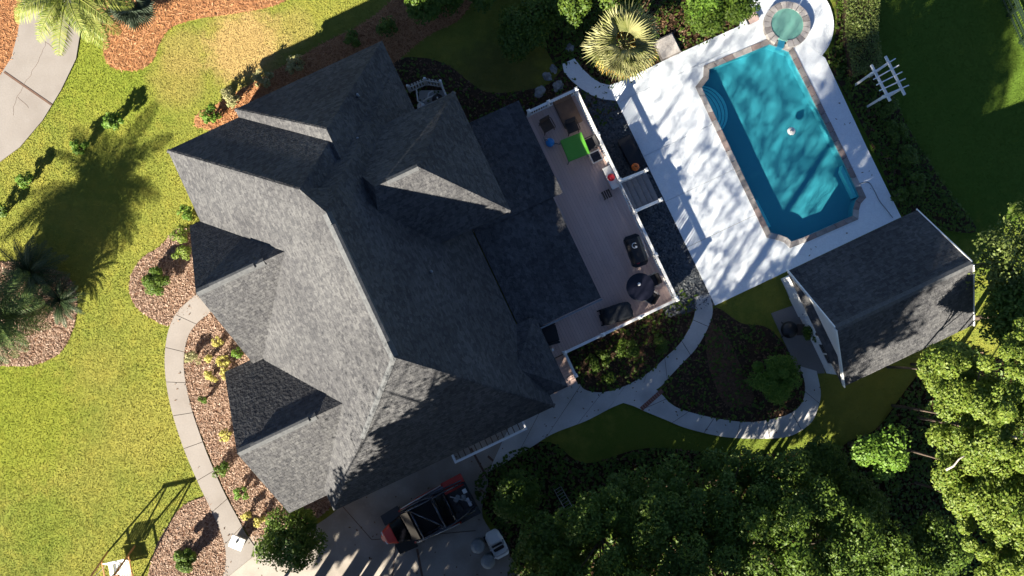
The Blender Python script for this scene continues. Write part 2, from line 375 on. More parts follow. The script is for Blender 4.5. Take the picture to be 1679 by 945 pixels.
def water_mat(name, tint):
    m, t, b = newmat(name)
    tr = N(t, 'ShaderNodeBsdfTransparent'); tr.inputs[0].default_value = (*tint, 1)
    gl = N(t, 'ShaderNodeBsdfGlossy'); gl.inputs['Roughness'].default_value = 0.06
    lw = N(t, 'ShaderNodeLayerWeight'); lw.inputs['Blend'].default_value = 0.5
    pw_ = N(t, 'ShaderNodeMath', operation='POWER'); t.links.new(lw.outputs['Facing'], pw_.inputs[0]); pw_.inputs[1].default_value = 4.0
    fr = N(t, 'ShaderNodeMath', operation='MULTIPLY_ADD'); t.links.new(pw_.outputs[0], fr.inputs[0]); fr.inputs[1].default_value = 0.6; fr.inputs[2].default_value = 0.025
    ms = N(t, 'ShaderNodeMixShader')
    v = pos(t); n = noise(t, v, 2.2, 3)
    bp = N(t, 'ShaderNodeBump'); bp.inputs['Strength'].default_value = 0.5; bp.inputs['Distance'].default_value = 0.05
    t.links.new(n, bp.inputs['Height']); t.links.new(bp.outputs[0], gl.inputs['Normal'])
    t.links.new(fr.outputs[0], ms.inputs[0]); t.links.new(tr.outputs[0], ms.inputs[1]); t.links.new(gl.outputs[0], ms.inputs[2])
    t.links.new(ms.outputs[0], t.nodes['Material Output'].inputs['Surface']); return m
M['water'] = water_mat('pool_water', (0.66, 0.95, 0.97))
M['spawater'] = water_mat('spa_water', (0.60, 0.88, 0.88))

# ================================================================== GROUND
DECK_Z = 0.9; PD_Z = 0.12
POOL_OUT_PX = [(1262, 63), (1154, 108), (1153, 126), (1140, 143), (1167, 200), (1214, 299), (1257, 390), (1272, 393), (1286, 398), (1295, 407), (1323, 397), (1407, 360), (1408, 345), (1411, 334), (1420, 324), (1389, 258), (1361, 200), (1300, 78)]
pool_out = [pl(a, b, PD_Z) for a, b in POOL_OUT_PX]
SPA = pl(1290, 41, 0.3); SPA_R = 1.05
hx0, hx1 = min(p[0] for p in pool_out) + .12, max(p[0] for p in pool_out) - .12
hy0 = min(p[1] for p in pool_out) + .12; hy1 = SPA[1] + 0.9
# one ground sheet to the horizon, open where the pool basin is dug in
g = MB(); B = 400
xs = [-B, hx0, hx1, B]; ys = [-B, hy0, hy1, B]
for i in range(3):
    for j in range(3):
        if i == 1 and j == 1: continue
        g.add([(xs[i], ys[j], 0), (xs[i + 1], ys[j], 0), (xs[i + 1], ys[j + 1], 0), (xs[i], ys[j + 1], 0)], [(0, 1, 2, 3)])
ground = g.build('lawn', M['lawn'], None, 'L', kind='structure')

BEDS = []          # world polygons that carry no grass
def sheet(name, px, z, mat, smooth=True, kind='structure', frame='px', k=5):
    pts = pws(px) if frame == 'px' else px
    if smooth: pts = smooth_poly(pts, True, k)
    o = MB().prism(pts, -0.03, z).build(name, mat, None, 'W', kind=kind)
    BEDS.append(pts); return pts
def scatter(poly, dens):
    X = np.array([p[0] for p in poly]); Y = np.array([p[1] for p in poly])
    n = int((X.max() - X.min()) * (Y.max() - Y.min()) * dens)
    x = RNG.uniform(X.min(), X.max(), n); y = RNG.uniform(Y.min(), Y.max(), n)
    k = inside(x, y, poly); return x[k], y[k]
def chips(name, poly, dens, ln, wd, z, mat, up=0.25, holes=()):
    x, y = scatter(poly, dens)
    for h in holes:
        k = ~inside(x, y, h); x, y = x[k], y[k]
    n = len(x); a = RNG.uniform(0, PI, n); L = ln * RNG.uniform(.5, 1.3, n) / 2; w = wd * RNG.uniform(.6, 1.3, n) / 2
    tl = RNG.normal(0, up, n); tw = RNG.normal(0, up, n)
    u = np.stack([np.cos(a), np.sin(a), tl], 1) * L[:, None]; q = np.stack([-np.sin(a), np.cos(a), tw], 1) * w[:, None]
    c = np.stack([x, y, z + RNG.uniform(0, .03, n)], 1)
    V = np.stack([c - u - q, c + u - q, c + u + q, c - u + q], 1).reshape(-1, 3)
    return np_mesh(name, V, 4, mat, kind='stuff')

straw1 = sheet('pine_straw_bed', [(166, 50), (172, 95), (190, 113), (225, 115), (250, 100), (262, 70), (282, 45), (330, 30), (400, 20), (470, 0), (520, -60), (300, -120), (140, -90), (140, 0)], 0.03, M['straw'])
straw2 = sheet('pine_straw_bed', [(322, 190), (322, 208), (345, 214), (400, 250), (520, 220), (640, 110), (700, 60), (760, 25), (790, -60), (690, -90), (655, -20), (628, 15), (585, 45), (540, 66), (495, 92), (430, 128), (370, 163), (345, 178)], 0.03, M['straw'])
straw3 = sheet('pine_straw_bed', [(37, -60), (36, 0), (33, 40), (24, 82), (6, 118), (-60, 170), (-160, 120), (-160, -60)], 0.03, M['straw'])
mul1 = sheet('mulch_bed', [(-60, 600), (5, 600), (55, 599), (100, 577), (122, 532), (126, 487), (112, 455), (70, 436), (10, 430), (-60, 440)], 0.03, M['mulch'])
mul2 = sheet('mulch_bed', [(279, 386), (262, 405), (235, 422), (216, 450), (213, 480), (225, 505), (255, 526), (280, 533), (315, 505), (370, 470), (370, 390), (300, 374)], 0.03, M['mulch'])
mul3 = sheet('mulch_bed', [(345, 512), (318, 535), (304, 560), (301, 610), (312, 662), (330, 710), (348, 755), (365, 795), (388, 840), (405, 872), (430, 890), (520, 850), (560, 790), (480, 690), (440, 600), (400, 530)], 0.03, M['mulch'])
mul4 = sheet('mulch_bed', [(333, 815), (300, 830), (280, 855), (262, 885), (250, 915), (243, 950), (240, 1010), (300, 1030), (375, 1000), (374, 930), (368, 885), (352, 845), (342, 815)], 0.03, M['mulch'])
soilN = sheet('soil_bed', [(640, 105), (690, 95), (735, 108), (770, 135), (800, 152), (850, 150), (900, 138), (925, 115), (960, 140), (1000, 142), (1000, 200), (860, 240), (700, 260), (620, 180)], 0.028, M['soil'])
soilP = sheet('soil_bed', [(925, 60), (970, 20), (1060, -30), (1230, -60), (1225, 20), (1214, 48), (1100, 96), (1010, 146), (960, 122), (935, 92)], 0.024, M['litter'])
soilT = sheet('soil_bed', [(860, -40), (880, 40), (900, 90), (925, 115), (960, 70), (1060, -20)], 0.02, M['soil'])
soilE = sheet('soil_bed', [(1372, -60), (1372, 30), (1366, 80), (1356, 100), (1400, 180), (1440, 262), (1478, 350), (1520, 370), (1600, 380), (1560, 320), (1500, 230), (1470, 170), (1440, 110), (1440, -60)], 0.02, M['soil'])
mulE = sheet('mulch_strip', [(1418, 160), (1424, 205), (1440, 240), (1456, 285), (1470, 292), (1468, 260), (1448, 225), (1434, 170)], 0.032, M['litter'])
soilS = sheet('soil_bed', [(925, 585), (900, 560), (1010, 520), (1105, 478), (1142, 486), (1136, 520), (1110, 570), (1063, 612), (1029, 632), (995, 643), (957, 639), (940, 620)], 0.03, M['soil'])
soilL = sheet('soil_bed', [(1162, 530), (1175, 505), (1215, 530), (1262, 540), (1310, 600), (1319, 630), (1316, 657), (1300, 675), (1271, 687), (1228, 693), (1174, 687), (1119, 673), (1090, 648), (1092, 622), (1142, 570)], 0.03, M['soil'])
mulL = sheet('mulch_strip', [(1158, 532), (1186, 545), (1214, 600), (1236, 655), (1200, 668), (1178, 645), (1160, 590)], 0.036, M['mulch'])
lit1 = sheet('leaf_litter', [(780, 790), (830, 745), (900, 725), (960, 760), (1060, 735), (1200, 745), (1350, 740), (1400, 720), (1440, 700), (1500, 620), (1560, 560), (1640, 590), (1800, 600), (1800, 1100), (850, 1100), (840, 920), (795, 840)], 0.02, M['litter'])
sl1 = sheet('slate_bed', [l2w(*q) for q in ((6.6, 2.45), (8.86, 2.45), (8.86, 7.75), (8.3, 7.9), (7.6, 8.7), (6.6, 8.7))], 0.035, M['slate'], smooth=False, frame='w')
sl2 = sheet('slate_bed', [l2w(*q) for q in ((6.6, -2.55), (8.86, -2.95), (8.86, 2.5), (6.6, 2.5))], 0.035, M['slate'], smooth=False, frame='w')

def ribbon(name, Lp, Rp, cuts, mat, z, label=None, gap=0.012, px=True):
    """a path of separate cast slabs between two edge lines"""
    root = thing(name, (*pw(*[(Lp[0][i] + Rp[0][i]) / 2 for i in (0, 1)]), 0), 0, kind='structure')
    A = smooth_poly(pws(Lp), False, 12); C = smooth_poly(pws(Rp), False, 12)
    def resamp(P, n):
        d = [0]
        for i in range(1, len(P)): d.append(d[-1] + math.dist(P[i], P[i - 1]))
        out = []
        for k in range(n + 1):
            s = d[-1] * k / n; i = 0
            while i < len(d) - 2 and d[i + 1] < s: i += 1
            f = (s - d[i]) / max(1e-6, d[i + 1] - d[i]); out.append((P[i][0] + (P[i + 1][0] - P[i][0]) * f, P[i][1] + (P[i + 1][1] - P[i][1]) * f))
        return out
    n = cuts * 8; A = resamp(A, n); C = resamp(C, n)
    for k in range(cuts):
        a = A[k * 8:k * 8 + 9]; c = C[k * 8:k * 8 + 9]
        def shrink(P):
            P = list(P)
            for e, f in ((0, 1), (-1, -2)):
                d = max(1e-4, math.dist(P[e], P[f])); t = min(.45, gap / d)
                P[e] = (P[e][0] + (P[f][0] - P[e][0]) * t, P[e][1] + (P[f][1] - P[e][1]) * t)
            return P
        dz = random.uniform(-.004, .004)
        MB().prism(shrink(a) + shrink(c)[::-1], -0.04, z + dz).build('slab', mat, root, 'W', bevel=0)
    MB().prism(A + C[::-1], -0.05, z - 0.03).build('joint_bed', M['soil'], root, 'W')
    BEDS.append(A + C[::-1]); return root

front_walk_L = [(330, 478), (312, 492), (289, 515), (275, 550), (271, 600), (279, 660), (300, 730), (325, 790), (345, 832), (362, 870), (371, 905), (369, 950)]
front_walk_R = [(362, 500), (343, 515), (324, 530), (308, 555), (302, 600), (312, 660), (332, 722), (352, 772), (372, 815), (391, 850), (405, 877), (425, 905)]
ribbon('footpath', front_walk_L, front_walk_R, 9, M['concrete'], 0.075)
ribbon('curved_driveway', [(39, -70), (37, 0), (33, 40), (24, 82), (7, 119), (-40, 165), (-110, 200)], [(142, -70), (138, 0), (131, 70), (120, 112), (86, 173), (40, 236), (-60, 308)], 1, M['concrete'], 0.07, gap=0.02)
arm_L = [(880, 600), (943, 625), (957, 638), (975, 643), (995, 642), (1029, 631), (1063, 611), (1090, 587), (1113, 565), (1128, 542), (1138, 518), (1141, 486)]
arm_R = [(800, 775), (868, 735), (907, 711), (961, 690), (1006, 667), (1046, 652), (1080, 636), (1100, 615), (1120, 594), (1142, 570), (1160, 538), (1168, 512), (1164, 482)]
ribbon('footpath', arm_L, arm_R, 9, M['concrete_dark'], 0.08)
loop_L = [(1060, 625), (1086, 648), (1097, 660), (1119, 672), (1174, 686), (1228, 692), (1271, 686), (1300, 675), (1316, 657), (1319, 629), (1310, 600)]
loop_R = [(1000, 655), (1036, 665), (1056, 674), (1090, 688), (1128, 703), (1192, 717), (1264, 719), (1300, 713), (1329, 693), (1341, 668), (1345, 643), (1338, 608)]
ribbon('footpath', loop_L, loop_R, 8, M['concrete_dark'], 0.072)
# brick band across the junction of the two walks
bb = thing('brick_band', (*pw(1068, 655), 0), 0, kind='structure')
a0 = Vector(pw(1051, 671)); a1 = Vector(pw(1086, 640)); dd = (a1 - a0); nb = 11
ang = math.atan2(dd.y, dd.x)
for k in range(nb):
    for r in (.5,):
        c = a0 + dd * ((k + .5) / nb) + Vector((-dd.y, dd.x)).normalized() * (0.105 * (r - .5) * 2)
        MB().box((c.x, c.y, 0.05 + random.uniform(0, .004)), (dd.length / nb - .012, 0.195, 0.09), ang).build('brick', M['brick'], bb, 'W')

# driveway: cast bays with timber strips
drive = thing('driveway', (*pw(640, 900), 0), 0, kind='structure')
dl = [(-12.6, -2.0), (0.5, -2.0), (0.5, -4.9), (-0.6, -5.6), (-2.6, -5.6)]
DR = smooth_poly(pws([(374, 912), (392, 885), (430, 878), (480, 880), (535, 850), (560, 824), (560, 790), (700, 700), (850, 660), (872, 700), (868, 724), (806, 768), (800, 800), (792, 850), (842, 920), (850, 1010), (760, 1300), (420, 1350), (330, 1150), (355, 1000)]), True, 4)
MB().prism(DR, -0.04, 0.045).build('concrete_base', M['drive'], drive, 'W')
BEDS.append(DR)
for a, b in (((640, 985), (655, 830)), ((700, 985), (684, 900)), ((772, 735), (800, 785)), ((800, 748), (823, 768)), ((870, 690), (880, 722)), ((560, 828), (610, 885)), ((610, 885), (780, 870))):
    (x0, y0), (x1, y1) = pw(*a), pw(*b)
    MB().beam((x0, y0, 0.035), (x1, y1, 0.035), 0.10 if a[0] > 640 else 0.03, 0.035).build('expansion_joint', M['timber_joint'], drive, 'W')
sj = pws([(8, 119), (86, 173)])
MB().beam((*sj[0], 0.06), (*sj[1], 0.06), 0.09, 0.05).build('expansion_joint', M['timber_joint'], None, 'W', kind='structure')

for pts in ([(60, 40), (75, 70), (66, 95), (50, 125), (30, 160), (22, 190)], [(75, 70), (100, 88)], [(30, 160), (48, 178)]):
    q = [pw(a + random.uniform(-2, 2), b) for a, b in smooth_poly(pts, False, 4)]
    MB().tube([(a, b, .066) for a, b in q], .011, 4).build('crack', M['timber_joint'], None, 'W', kind='structure')
# pool house patio
pat = sheet('patio', [(1264, 514), (1300, 501), (1312, 496), (1330, 520), (1352, 612), (1310, 614), (1292, 575)], 0.07, M['concrete'], smooth=False)
pat2 = sheet('patio_path', [(1281, 457), (1300, 450), (1335, 520), (1312, 512), (1298, 498)], 0.085, M['concrete_dark'], smooth=False)

# scattered ground pieces
chips('pine_straw', straw1, 260, .22, .022, .035, M['straw_piece'])
chips('pine_straw', straw2, 260, .22, .022, .035, M['straw_piece'])
chips('pine_straw', straw3, 200, .22, .022, .035, M['straw_piece'])
for p in (mul1, mul2, mul3, mul4): chips('mulch_chips', p, 520, .10, .03, .035, M['chip'], .35)
for p in (mulL, mulE, soilP): chips('dry_leaves', p, 140, .12, .05, .04, M['litter_piece'], .35)
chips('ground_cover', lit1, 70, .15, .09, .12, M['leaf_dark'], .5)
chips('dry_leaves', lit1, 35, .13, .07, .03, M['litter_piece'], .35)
for p in (soilN, soilS, soilL): chips('dry_leaves', p, 50, .11, .05, .04, M['litter_piece'], .35)
for p, d in ((soilE, 110), (soilP, 40), (soilT, 110), (soilS, 34), (soilL, 26), (soilN, 20)): chips('ground_cover', p, d, .14, .08, .10, M['leaf_dark'], .5)
for p in (sl1, sl2): chips('slate_chippings', p, 300, .10, .07, .045, M['slate_piece'], .4)

# ================================================================== POOL DECK
deckroot = thing('pool_deck', (*l2w(11, 2), 0), TH, kind='structure')
wx = 8.80; ex = 18.22; sy = -2.98
def deck_piece(poly, dz=0.0, frame='L', name='slab'):
    q = [l2w(*p) for p in poly]; BEDS.append(q)
    return MB().prism(q, -0.02, PD_Z + dz).build(name, M['pooldeck'], deckroot, 'W')
# coping line used as the inner edge
W_in = [pool_out[i] for i in (3, 4, 5, 6)]
def xw(y):
    P = W_in
    return P[0][0] + (P[-1][0] - P[0][0]) * (y - P[0][1]) / (P[-1][1] - P[0][1])
ycuts = [7.30, 4.55, 2.25, -0.05, sy]
gp = 0.006
yN = pool_out[3][1]
nwx = pool_out[1]
for a, b in zip(ycuts[:-1], ycuts[1:]):
    if a == ycuts[0]:
        deck_piece([(wx, a - gp), (wx, b + gp), (xw(b), b + gp), pool_out[3], pool_out[2], pool_out[1], (nwx[0] - .02, a - gp)])
    elif b == sy:
        deck_piece([(wx, a - gp), (wx, b), (pool_out[9][0], b), pool_out[9], pool_out[8], pool_out[7], pool_out[6], (xw(a), a - gp)])
    else:
        deck_piece([(wx, a - gp), (wx, b + gp), (xw(b), b + gp), (xw(a), a - gp)])
# arm to the north-west and strip north of the pool
arm = [pl(a, b, PD_Z) for a, b in [(1011, 165), (989, 163), (970, 156), (952, 145), (937, 132), (925, 118), (922, 105), (942, 96), (955, 113), (970, 127), (984, 136), (1000, 140)]]
nedge = [pl(a, b, PD_Z) for a, b in [(1025, 131), (1106, 91), (1174, 60), (1212, 43)]]
arm[0] = (wx, arm[0][1])
xb = nedge[2][0] + .3; yb_ = nedge[2][1] + (nedge[3][1] - nedge[2][1]) * .3 / (nedge[3][0] - nedge[2][0])
deck_piece(arm + [nedge[0], nedge[1], nedge[2], (xb, yb_), (xb, 7.3 + gp), (wx, 7.3 + gp)], 0.0)
C2 = pl(1290, 40, PD_Z); RC = 2.17
# lobe round the spa, split so that it stays clear of the basin
def lobe_pt(a): return (C2[0] + RC * math.cos(a), C2[1] + RC * math.sin(a))
sq = [(nedge[2][0] + .3 + gp, 7.3 + gp), (nedge[2][0] + gp, nedge[2][1]), nedge[3]]
a_w = math.atan2(nedge[3][1] - C2[1], nedge[3][0] - C2[0]) % (2 * PI)
eNE = pl(1353, 95, PD_Z); a_e = math.atan2(eNE[1] - C2[1], eNE[0] - C2[0])
ringo = [lobe_pt(a_w + (a_e - a_w) * k / 28) for k in range(29)]
spa_in = [(SPA[0] + (SPA_R) * math.cos(a), SPA[1] + SPA_R * math.sin(a)) for a in [a_w + (a_e - a_w) * k / 28 for k in range(29)]]
deck_piece(ringo + spa_in[::-1])
deck_piece([(nwx[0] - .02, 7.3 - gp), (xb + gp, 7.3 - gp), (xb + gp, yb_), nedge[3], spa_in[0], pool_out[0], nwx])
# east and south strips
deck_piece([spa_in[-1], pool_out[17], pool_out[16], pool_out[15], (ex, pool_out[15][1]), eNE])
deck_piece([pool_out[15], pool_out[14], pool_out[13], pool_out[12], pool_out[11], (pool_out[11][0], sy), (ex, sy), (ex, pool_out[15][1] - gp)])
deck_piece([(pool_out[9][0] + gp, sy), (pool_out[11][0] - gp, sy), pool_out[11], pool_out[10], pool_out[9]])
dk = [l2w(*p) for p in [(wx - .1, 8), (wx - .1, sy), (ex, sy), (ex, 8)]]; BEDS.append(dk)
BEDS.append([l2w(C2[0] + RC * math.cos(2 * PI * k / 24), C2[1] + RC * math.sin(2 * PI * k / 24)) for k in range(24)])

# ================================================================== POOL
def offset(poly, d):
    n = len(poly); area = sum(poly[i][0] * poly[(i + 1) % n][1] - poly[(i + 1) % n][0] * poly[i][1] for i in range(n))
    s = 1 if area > 0 else -1; out = []
    for i in range(n):
        p0, p1, p2 = Vector(poly[i - 1]), Vector(poly[i]), Vector(poly[(i + 1) % n])
        e1 = (p1 - p0).normalized(); e2 = (p2 - p1).normalized()
        n1 = Vector((-e1.y, e1.x)) * s; n2 = Vector((-e2.y, e2.x)) * s
        b = (n1 + n2); b = b / max(.35, b.length_squared) * 2 if b.length > 1e-4 else n1
        out.append(tuple(p1 + b * d))
    return out
COPW = 0.25
pool_in = offset(pool_out, COPW)
pool = thing('swimming_pool', (*l2w(15, 2.4), 0), TH, 'rectangular swimming pool of turquoise water edged with stone coping', 'pool')
bas = MB(); floor_z = -0.62
n = len(pool_in)
for i in range(n):
    j = (i + 1) % n; p, q = pool_in[i], pool_in[j]
    bas.add([(p[0], p[1], PD_Z - .03), (q[0], q[1], PD_Z - .03), (q[0], q[1], floor_z), (p[0], p[1], floor_z)], [(0, 1, 2, 3)])
tri = tessellate_polygon([[Vector((p[0], p[1], 0)) for p in pool_in]])
def up(t):
    a, b_, c = [pool_in[i] for i in t]
    return tuple(t) if (b_[0] - a[0]) * (c[1] - a[1]) - (b_[1] - a[1]) * (c[0] - a[0]) > 0 else tuple(t)[::-1]
tri = [up(t) for t in tri]
bas.add([(p[0], p[1], floor_z) for p in pool_in], [tuple(t) for t in tri])
bas.build('basin', M['plaster'], pool, 'L')
wt = MB(); wt.add([(p[0], p[1], -0.06) for p in pool_in], [tuple(t) for t in tri])
wo_ = wt.build('water', M['water'], pool, 'L')
# coping stones, one by one
def stones(polyline, closed, ln, width, z0, z1, parent, mats):
    n = len(polyline)
    outer = polyline; inner = offset(polyline, width)
    for i in range(n if closed else n - 1):
        j = (i + 1) % n
        L = math.dist(outer[i], outer[j]); m = max(1, round(L / ln))
        for k in range(m):
            t0, t1 = k / m, (k + 1) / m
            e = 0.008 / max(.1, L)
            def lerp(P, Q, t): return (P[0] + (Q[0] - P[0]) * t, P[1] + (Q[1] - P[1]) * t)
            q = [lerp(outer[i], outer[j], t0 + e), lerp(outer[i], outer[j], t1 - e), lerp(inner[i], inner[j], t1 - e), lerp(inner[i], inner[j], t0 + e)]
            MB().prism(q, z0, z1 + random.uniform(-.008, .008)).build('coping_stone', random.choice(mats), parent, 'L')
copm = [M['coping'], M['coping'], M['coping_b'], M['coping_c']]
open_line = pool_out
stones(open_line, True, 0.5, COPW, PD_Z - 0.06, PD_Z + 0.035, pool, copm)
# corner steps, bench and swim-out seen under water
cst = pl(1160, 165, -0.2)
ux = Vector((1, 0)); 
sc = (pool_in[4][0], (pool_in[3][1] + pool_in[4][1]) / 2 - .15)
for k, (rx, ry, z) in enumerate(((0.30, 0.80, -0.16), (0.50, 0.95, -0.27), (0.70, 1.1, -0.38), (0.90, 1.22, -0.49))):
    arc = [(sc[0] - .1 + (rx + .1) * math.cos(a), sc[1] + ry * math.sin(a)) for a in [-PI / 2 + PI * t / 20 for t in range(21)]]
    stp = MB().prism(arc, floor_z, z).build('step', M['plaster_shallow'], pool, 'L')
    MB().tube([(a, b, z) for a, b in arc[1:-1]], .016, 6).build('dark_blue_edge', M['dark_blue_edge'], stp, 'L', root=pool)
bx = pl(1402, 300, -0.3)
MB().prism([(bx[0] + .15, bx[1] - 0.75), (bx[0] + .15, bx[1] + 1.0), (bx[0] - .22, bx[1] + .98), (bx[0] - .40, bx[1] + .75), (bx[0] - .40, bx[1] - .6)], floor_z, -0.16).build('bench', M['plaster_shallow'], pool, 'L', bevel=0)
b2 = pool_in[6]
MB().prism([(b2[0] - .02, b2[1] + .25), (b2[0] - .02, b2[1] + 1.75), (b2[0] + .25, b2[1] + 1.6), (b2[0] + .28, b2[1] + .25)], floor_z, -0.32).build('bench', M['plaster_shallow'], pool, 'L')
# floating dispenser
fx, fy = pw(1298, 215, 0)
fl = thing('pool_float', (fx, fy, -0.06), 0, 'small white round dispenser floating in the middle of the pool', 'float')
MB().lathe((0, 0, -.03), [(0.02, 0), (.17, .01), (.19, .06), (.15, .10), (.02, .11)], 20).build('float_ring', M['white'], fl, 'O', smooth=True)
MB().lathe((0.0, 0, .07), [(.07, 0), (.075, .07), (.06, .1), (.005, .11)], 16).build('cap', M['steel'], fl, 'O', smooth=True)

# spa
spa = thing('spa', (*l2w(*SPA), 0), TH, 'round raised hot tub at the pool end with pale stone rim', 'hot tub')
nst = 22
for k in range(nst):
    a0_, a1_ = 2 * PI * k / nst + .012, 2 * PI * (k + 1) / nst - .012
    am = (a0_ + a1_) / 2
    if abs((am + math.radians(131) + PI) % (2 * PI) - PI) < 0.15: continue                # spillway gap facing the pool
    q = [(SPA[0] + r * math.cos(a), SPA[1] + r * math.sin(a)) for r, a in ((0.74, a0_), (1.06, a0_), (1.06, (a0_ + a1_) / 2), (1.06, a1_), (0.74, a1_), (0.74, (a0_ + a1_) / 2))]
    MB().prism(q, -0.4, 0.40 + random.uniform(-.006, .006)).build('rim_stone', random.choice([M['coping_c'], M['coping_c'], M['coping']]), spa, 'L')
MB().lathe((SPA[0], SPA[1], 0), [(0.745, 0.36), (0.745, 0.0), (0.5, -0.02), (0.48, -0.35), (0.0, -0.36)], 36).build('basin', M['spa_plaster'], spa, 'L', smooth=False)
MB().prism([(SPA[0] + .742 * math.cos(2 * PI * k / 36), SPA[1] + .742 * math.sin(2 * PI * k / 36)) for k in range(36)], 0.288, 0.29).build('water', M['spawater'], spa, 'L')
sa_ = math.radians(-131)
MB().box((SPA[0] + .90 * math.cos(sa_), SPA[1] + .90 * math.sin(sa_), 0.02), (.34, .30, .44), sa_).build('spillway', M['dark_blue_edge'], spa, 'L')
# skimmer hatch west of the spa, hose on the deck
hx, hy = pw(1232, 31, PD_Z)
hb = thing('deck_hatch', (hx, hy, PD_Z), TH, 'small brown square hatch box in the white deck beside the spa', 'hatch')
MB().box((0, 0, .11), (.42, .42, .22)).build('box', M['darkwood'], hb, 'O', bevel=.015)
MB().box((0, 0, .235), (.48, .48, .03)).build('lid', M['deckboard'], hb, 'O', bevel=.01)
MB().box((-.34, .12, .09), (.06, .75, .22)).build('upstand', M['white'], hb, 'O', bevel=.01)
ho = [(*pw(a, b), PD_Z + .015) for a, b in smooth_poly([(1408, 302), (1422, 300), (1431, 312), (1440, 330), (1452, 345), (1462, 358)], False, 6)]
h_ = MB().tube(ho, .018, 6).build('hose', M['grey'], None, 'W', smooth=True); tag(h_, 'thin grey hose snaking over the white deck beside the pool corner', 'hose')

tp = [l2w(*q) for q in ((9, 7), (9, -2.8), (12.7, -2.8), (12.7, 7))]; te = [l2w(*q) for q in ((17.5, 4.5), (17.5, -2.6), (18.1, -2.6), (18.1, 4.5))]; ts = [l2w(*q) for q in ((12.8, -2.15), (17, -2.15), (17, -2.9), (12.8, -2.9))]
for q, d in ((te, 1.5), (ts, 1.2)): chips('fallen_leaves', q, d, .08, .04, PD_Z + .005, M['litter_piece'], .3)
chips('fallen_leaves', DR, 1.5, .08, .05, .05, M['litter_piece'], .3)
for a, b_ in ((arm_L, arm_R), (loop_L, loop_R), (front_walk_L, front_walk_R)): chips('fallen_leaves', pws(a) + pws(b_)[::-1], 1.8, .08, .04, .085, M['litter_piece'], .3)

# ================================================================== HOUSE
house = thing('house', (*l2w(-5, 4.5), 0), TH, 'large house with many steep dark shingled hips and gables', 'house')
EZ = 3.2
def hip_y(x0, x1, y0, y1, rx, rz, ry0, ry1, z0=EZ, mat='shingle', name='roof', th=0.16, parent=None):
    """hip roof, ridge along y from ry0 to ry1"""
    v = [(x0, y0, z0), (x1, y0, z0), (x1, y1, z0), (x0, y1, z0), (rx, ry0, rz), (rx, ry1, rz)]
    v += [(a, b, z0 - th) for a, b, _ in v[:4]]
    f = [(0, 1, 4), (1, 2, 5, 4), (2, 3, 5), (3, 0, 4, 5), (0, 6, 7, 1), (1, 7, 8, 2), (2, 8, 9, 3), (3, 9, 6, 0), (6, 9, 8, 7)]
    return MB().add(v, f).build(name, M[mat], parent or house, 'L')
def hip_x(x0, x1, y0, y1, ry, rz, rx0, rx1, z0=EZ, mat='shingle', th=0.16, name='roof'):
    v = [(x0, y0, z0), (x1, y0, z0), (x1, y1, z0), (x0, y1, z0), (rx0, ry, rz), (rx1, ry, rz)]
    v += [(a, b, z0 - th) for a, b, _ in v[:4]]
    f = [(0, 1, 5, 4), (1, 2, 5), (2, 3, 4, 5), (3, 0, 4), (0, 6, 7, 1), (1, 7, 8, 2), (2, 8, 9, 3), (3, 9, 6, 0), (6, 9, 8, 7)]
    return MB().add(v, f).build(name, M[mat], house, 'L')
def gable_x(xf, xb, ry, half_s, half_n, z0, rz, th=0.2, mat='shingle', parent=None, name='roof'):
    """gable roof slabs, ridge along x"""
    o = []
    for s, h in ((-1, half_s), (1, half_n)):
        v = [(xf, ry, rz), (xb, ry, rz), (xb, ry + s * h, z0), (xf, ry + s * h, z0)]
        v += [(a, b, c - th) for a, b, c in v]
        f = [(0, 1, 2, 3), (7, 6, 5, 4), (0, 3, 7, 4), (1, 5, 6, 2), (2, 6, 7, 3), (0, 4, 5, 1)]
        if s > 0: f = [q[::-1] for q in f]
        o.append(MB().add(v, f).build(name, M[mat], parent or house, 'L'))
    return o
def ridge_cap(a, b, w=0.28, slope=0.75, parent=None, mat='cap', name='ridge_cap', lift=.02):
    a, b = Vector(a), Vector(b); d = (b - a).normalized(); s = d.cross(Vector((0, 0, 1))).normalized()
    vs = []
    for p in (a, b):
        for k in (-1, 0, 1):
            q = p + s * (k * w / 2) + Vector((0, 0, lift - abs(k) * slope * w / 2)); vs += [q, q - Vector((0, 0, .05))]
    f = [(0, 2, 8, 6), (2, 4, 10, 8), (0, 6, 7, 1), (4, 5, 11, 10), (0, 1, 3, 2), (2, 3, 5, 4), (6, 8, 9, 7), (8, 10, 11, 9)]
    return MB().add(vs, f).build(name, M[mat], parent or house, 'L')

RZ = 9.0; RX = -4.3
MAIN = hip_y(-10.0, 0.25, -3.7, 12.2, RX, RZ, 0.9, 6.7, name='roof')
NW = hip_y(-10.0, 0.2, 6.4, 13.12, -4.92, 8.36, 7.3, 8.02, name='roof')
BUMP = hip_y(-6.68, 0.24, 6.0, 13.5, -3.2, 6.85, 8.0, 10.06, name='roof')
BW = hip_x(-3.6, 2.0, 4.35, 9.75, 7.05, 7.75, -2.4, -0.6, z0=5.0)
SEW = hip_x(-6.0, 1.1, -3.2, 0.1, -1.55, 4.1, -3.0, -0.55)
G1 = gable_x(-10.5, -5.8, 6.5, 3.15, 3.3, 3.15, 6.55)
G2 = gable_x(-11.8, -6.6, 0.2, 3.2, 3.35, 2.95, 6.0)
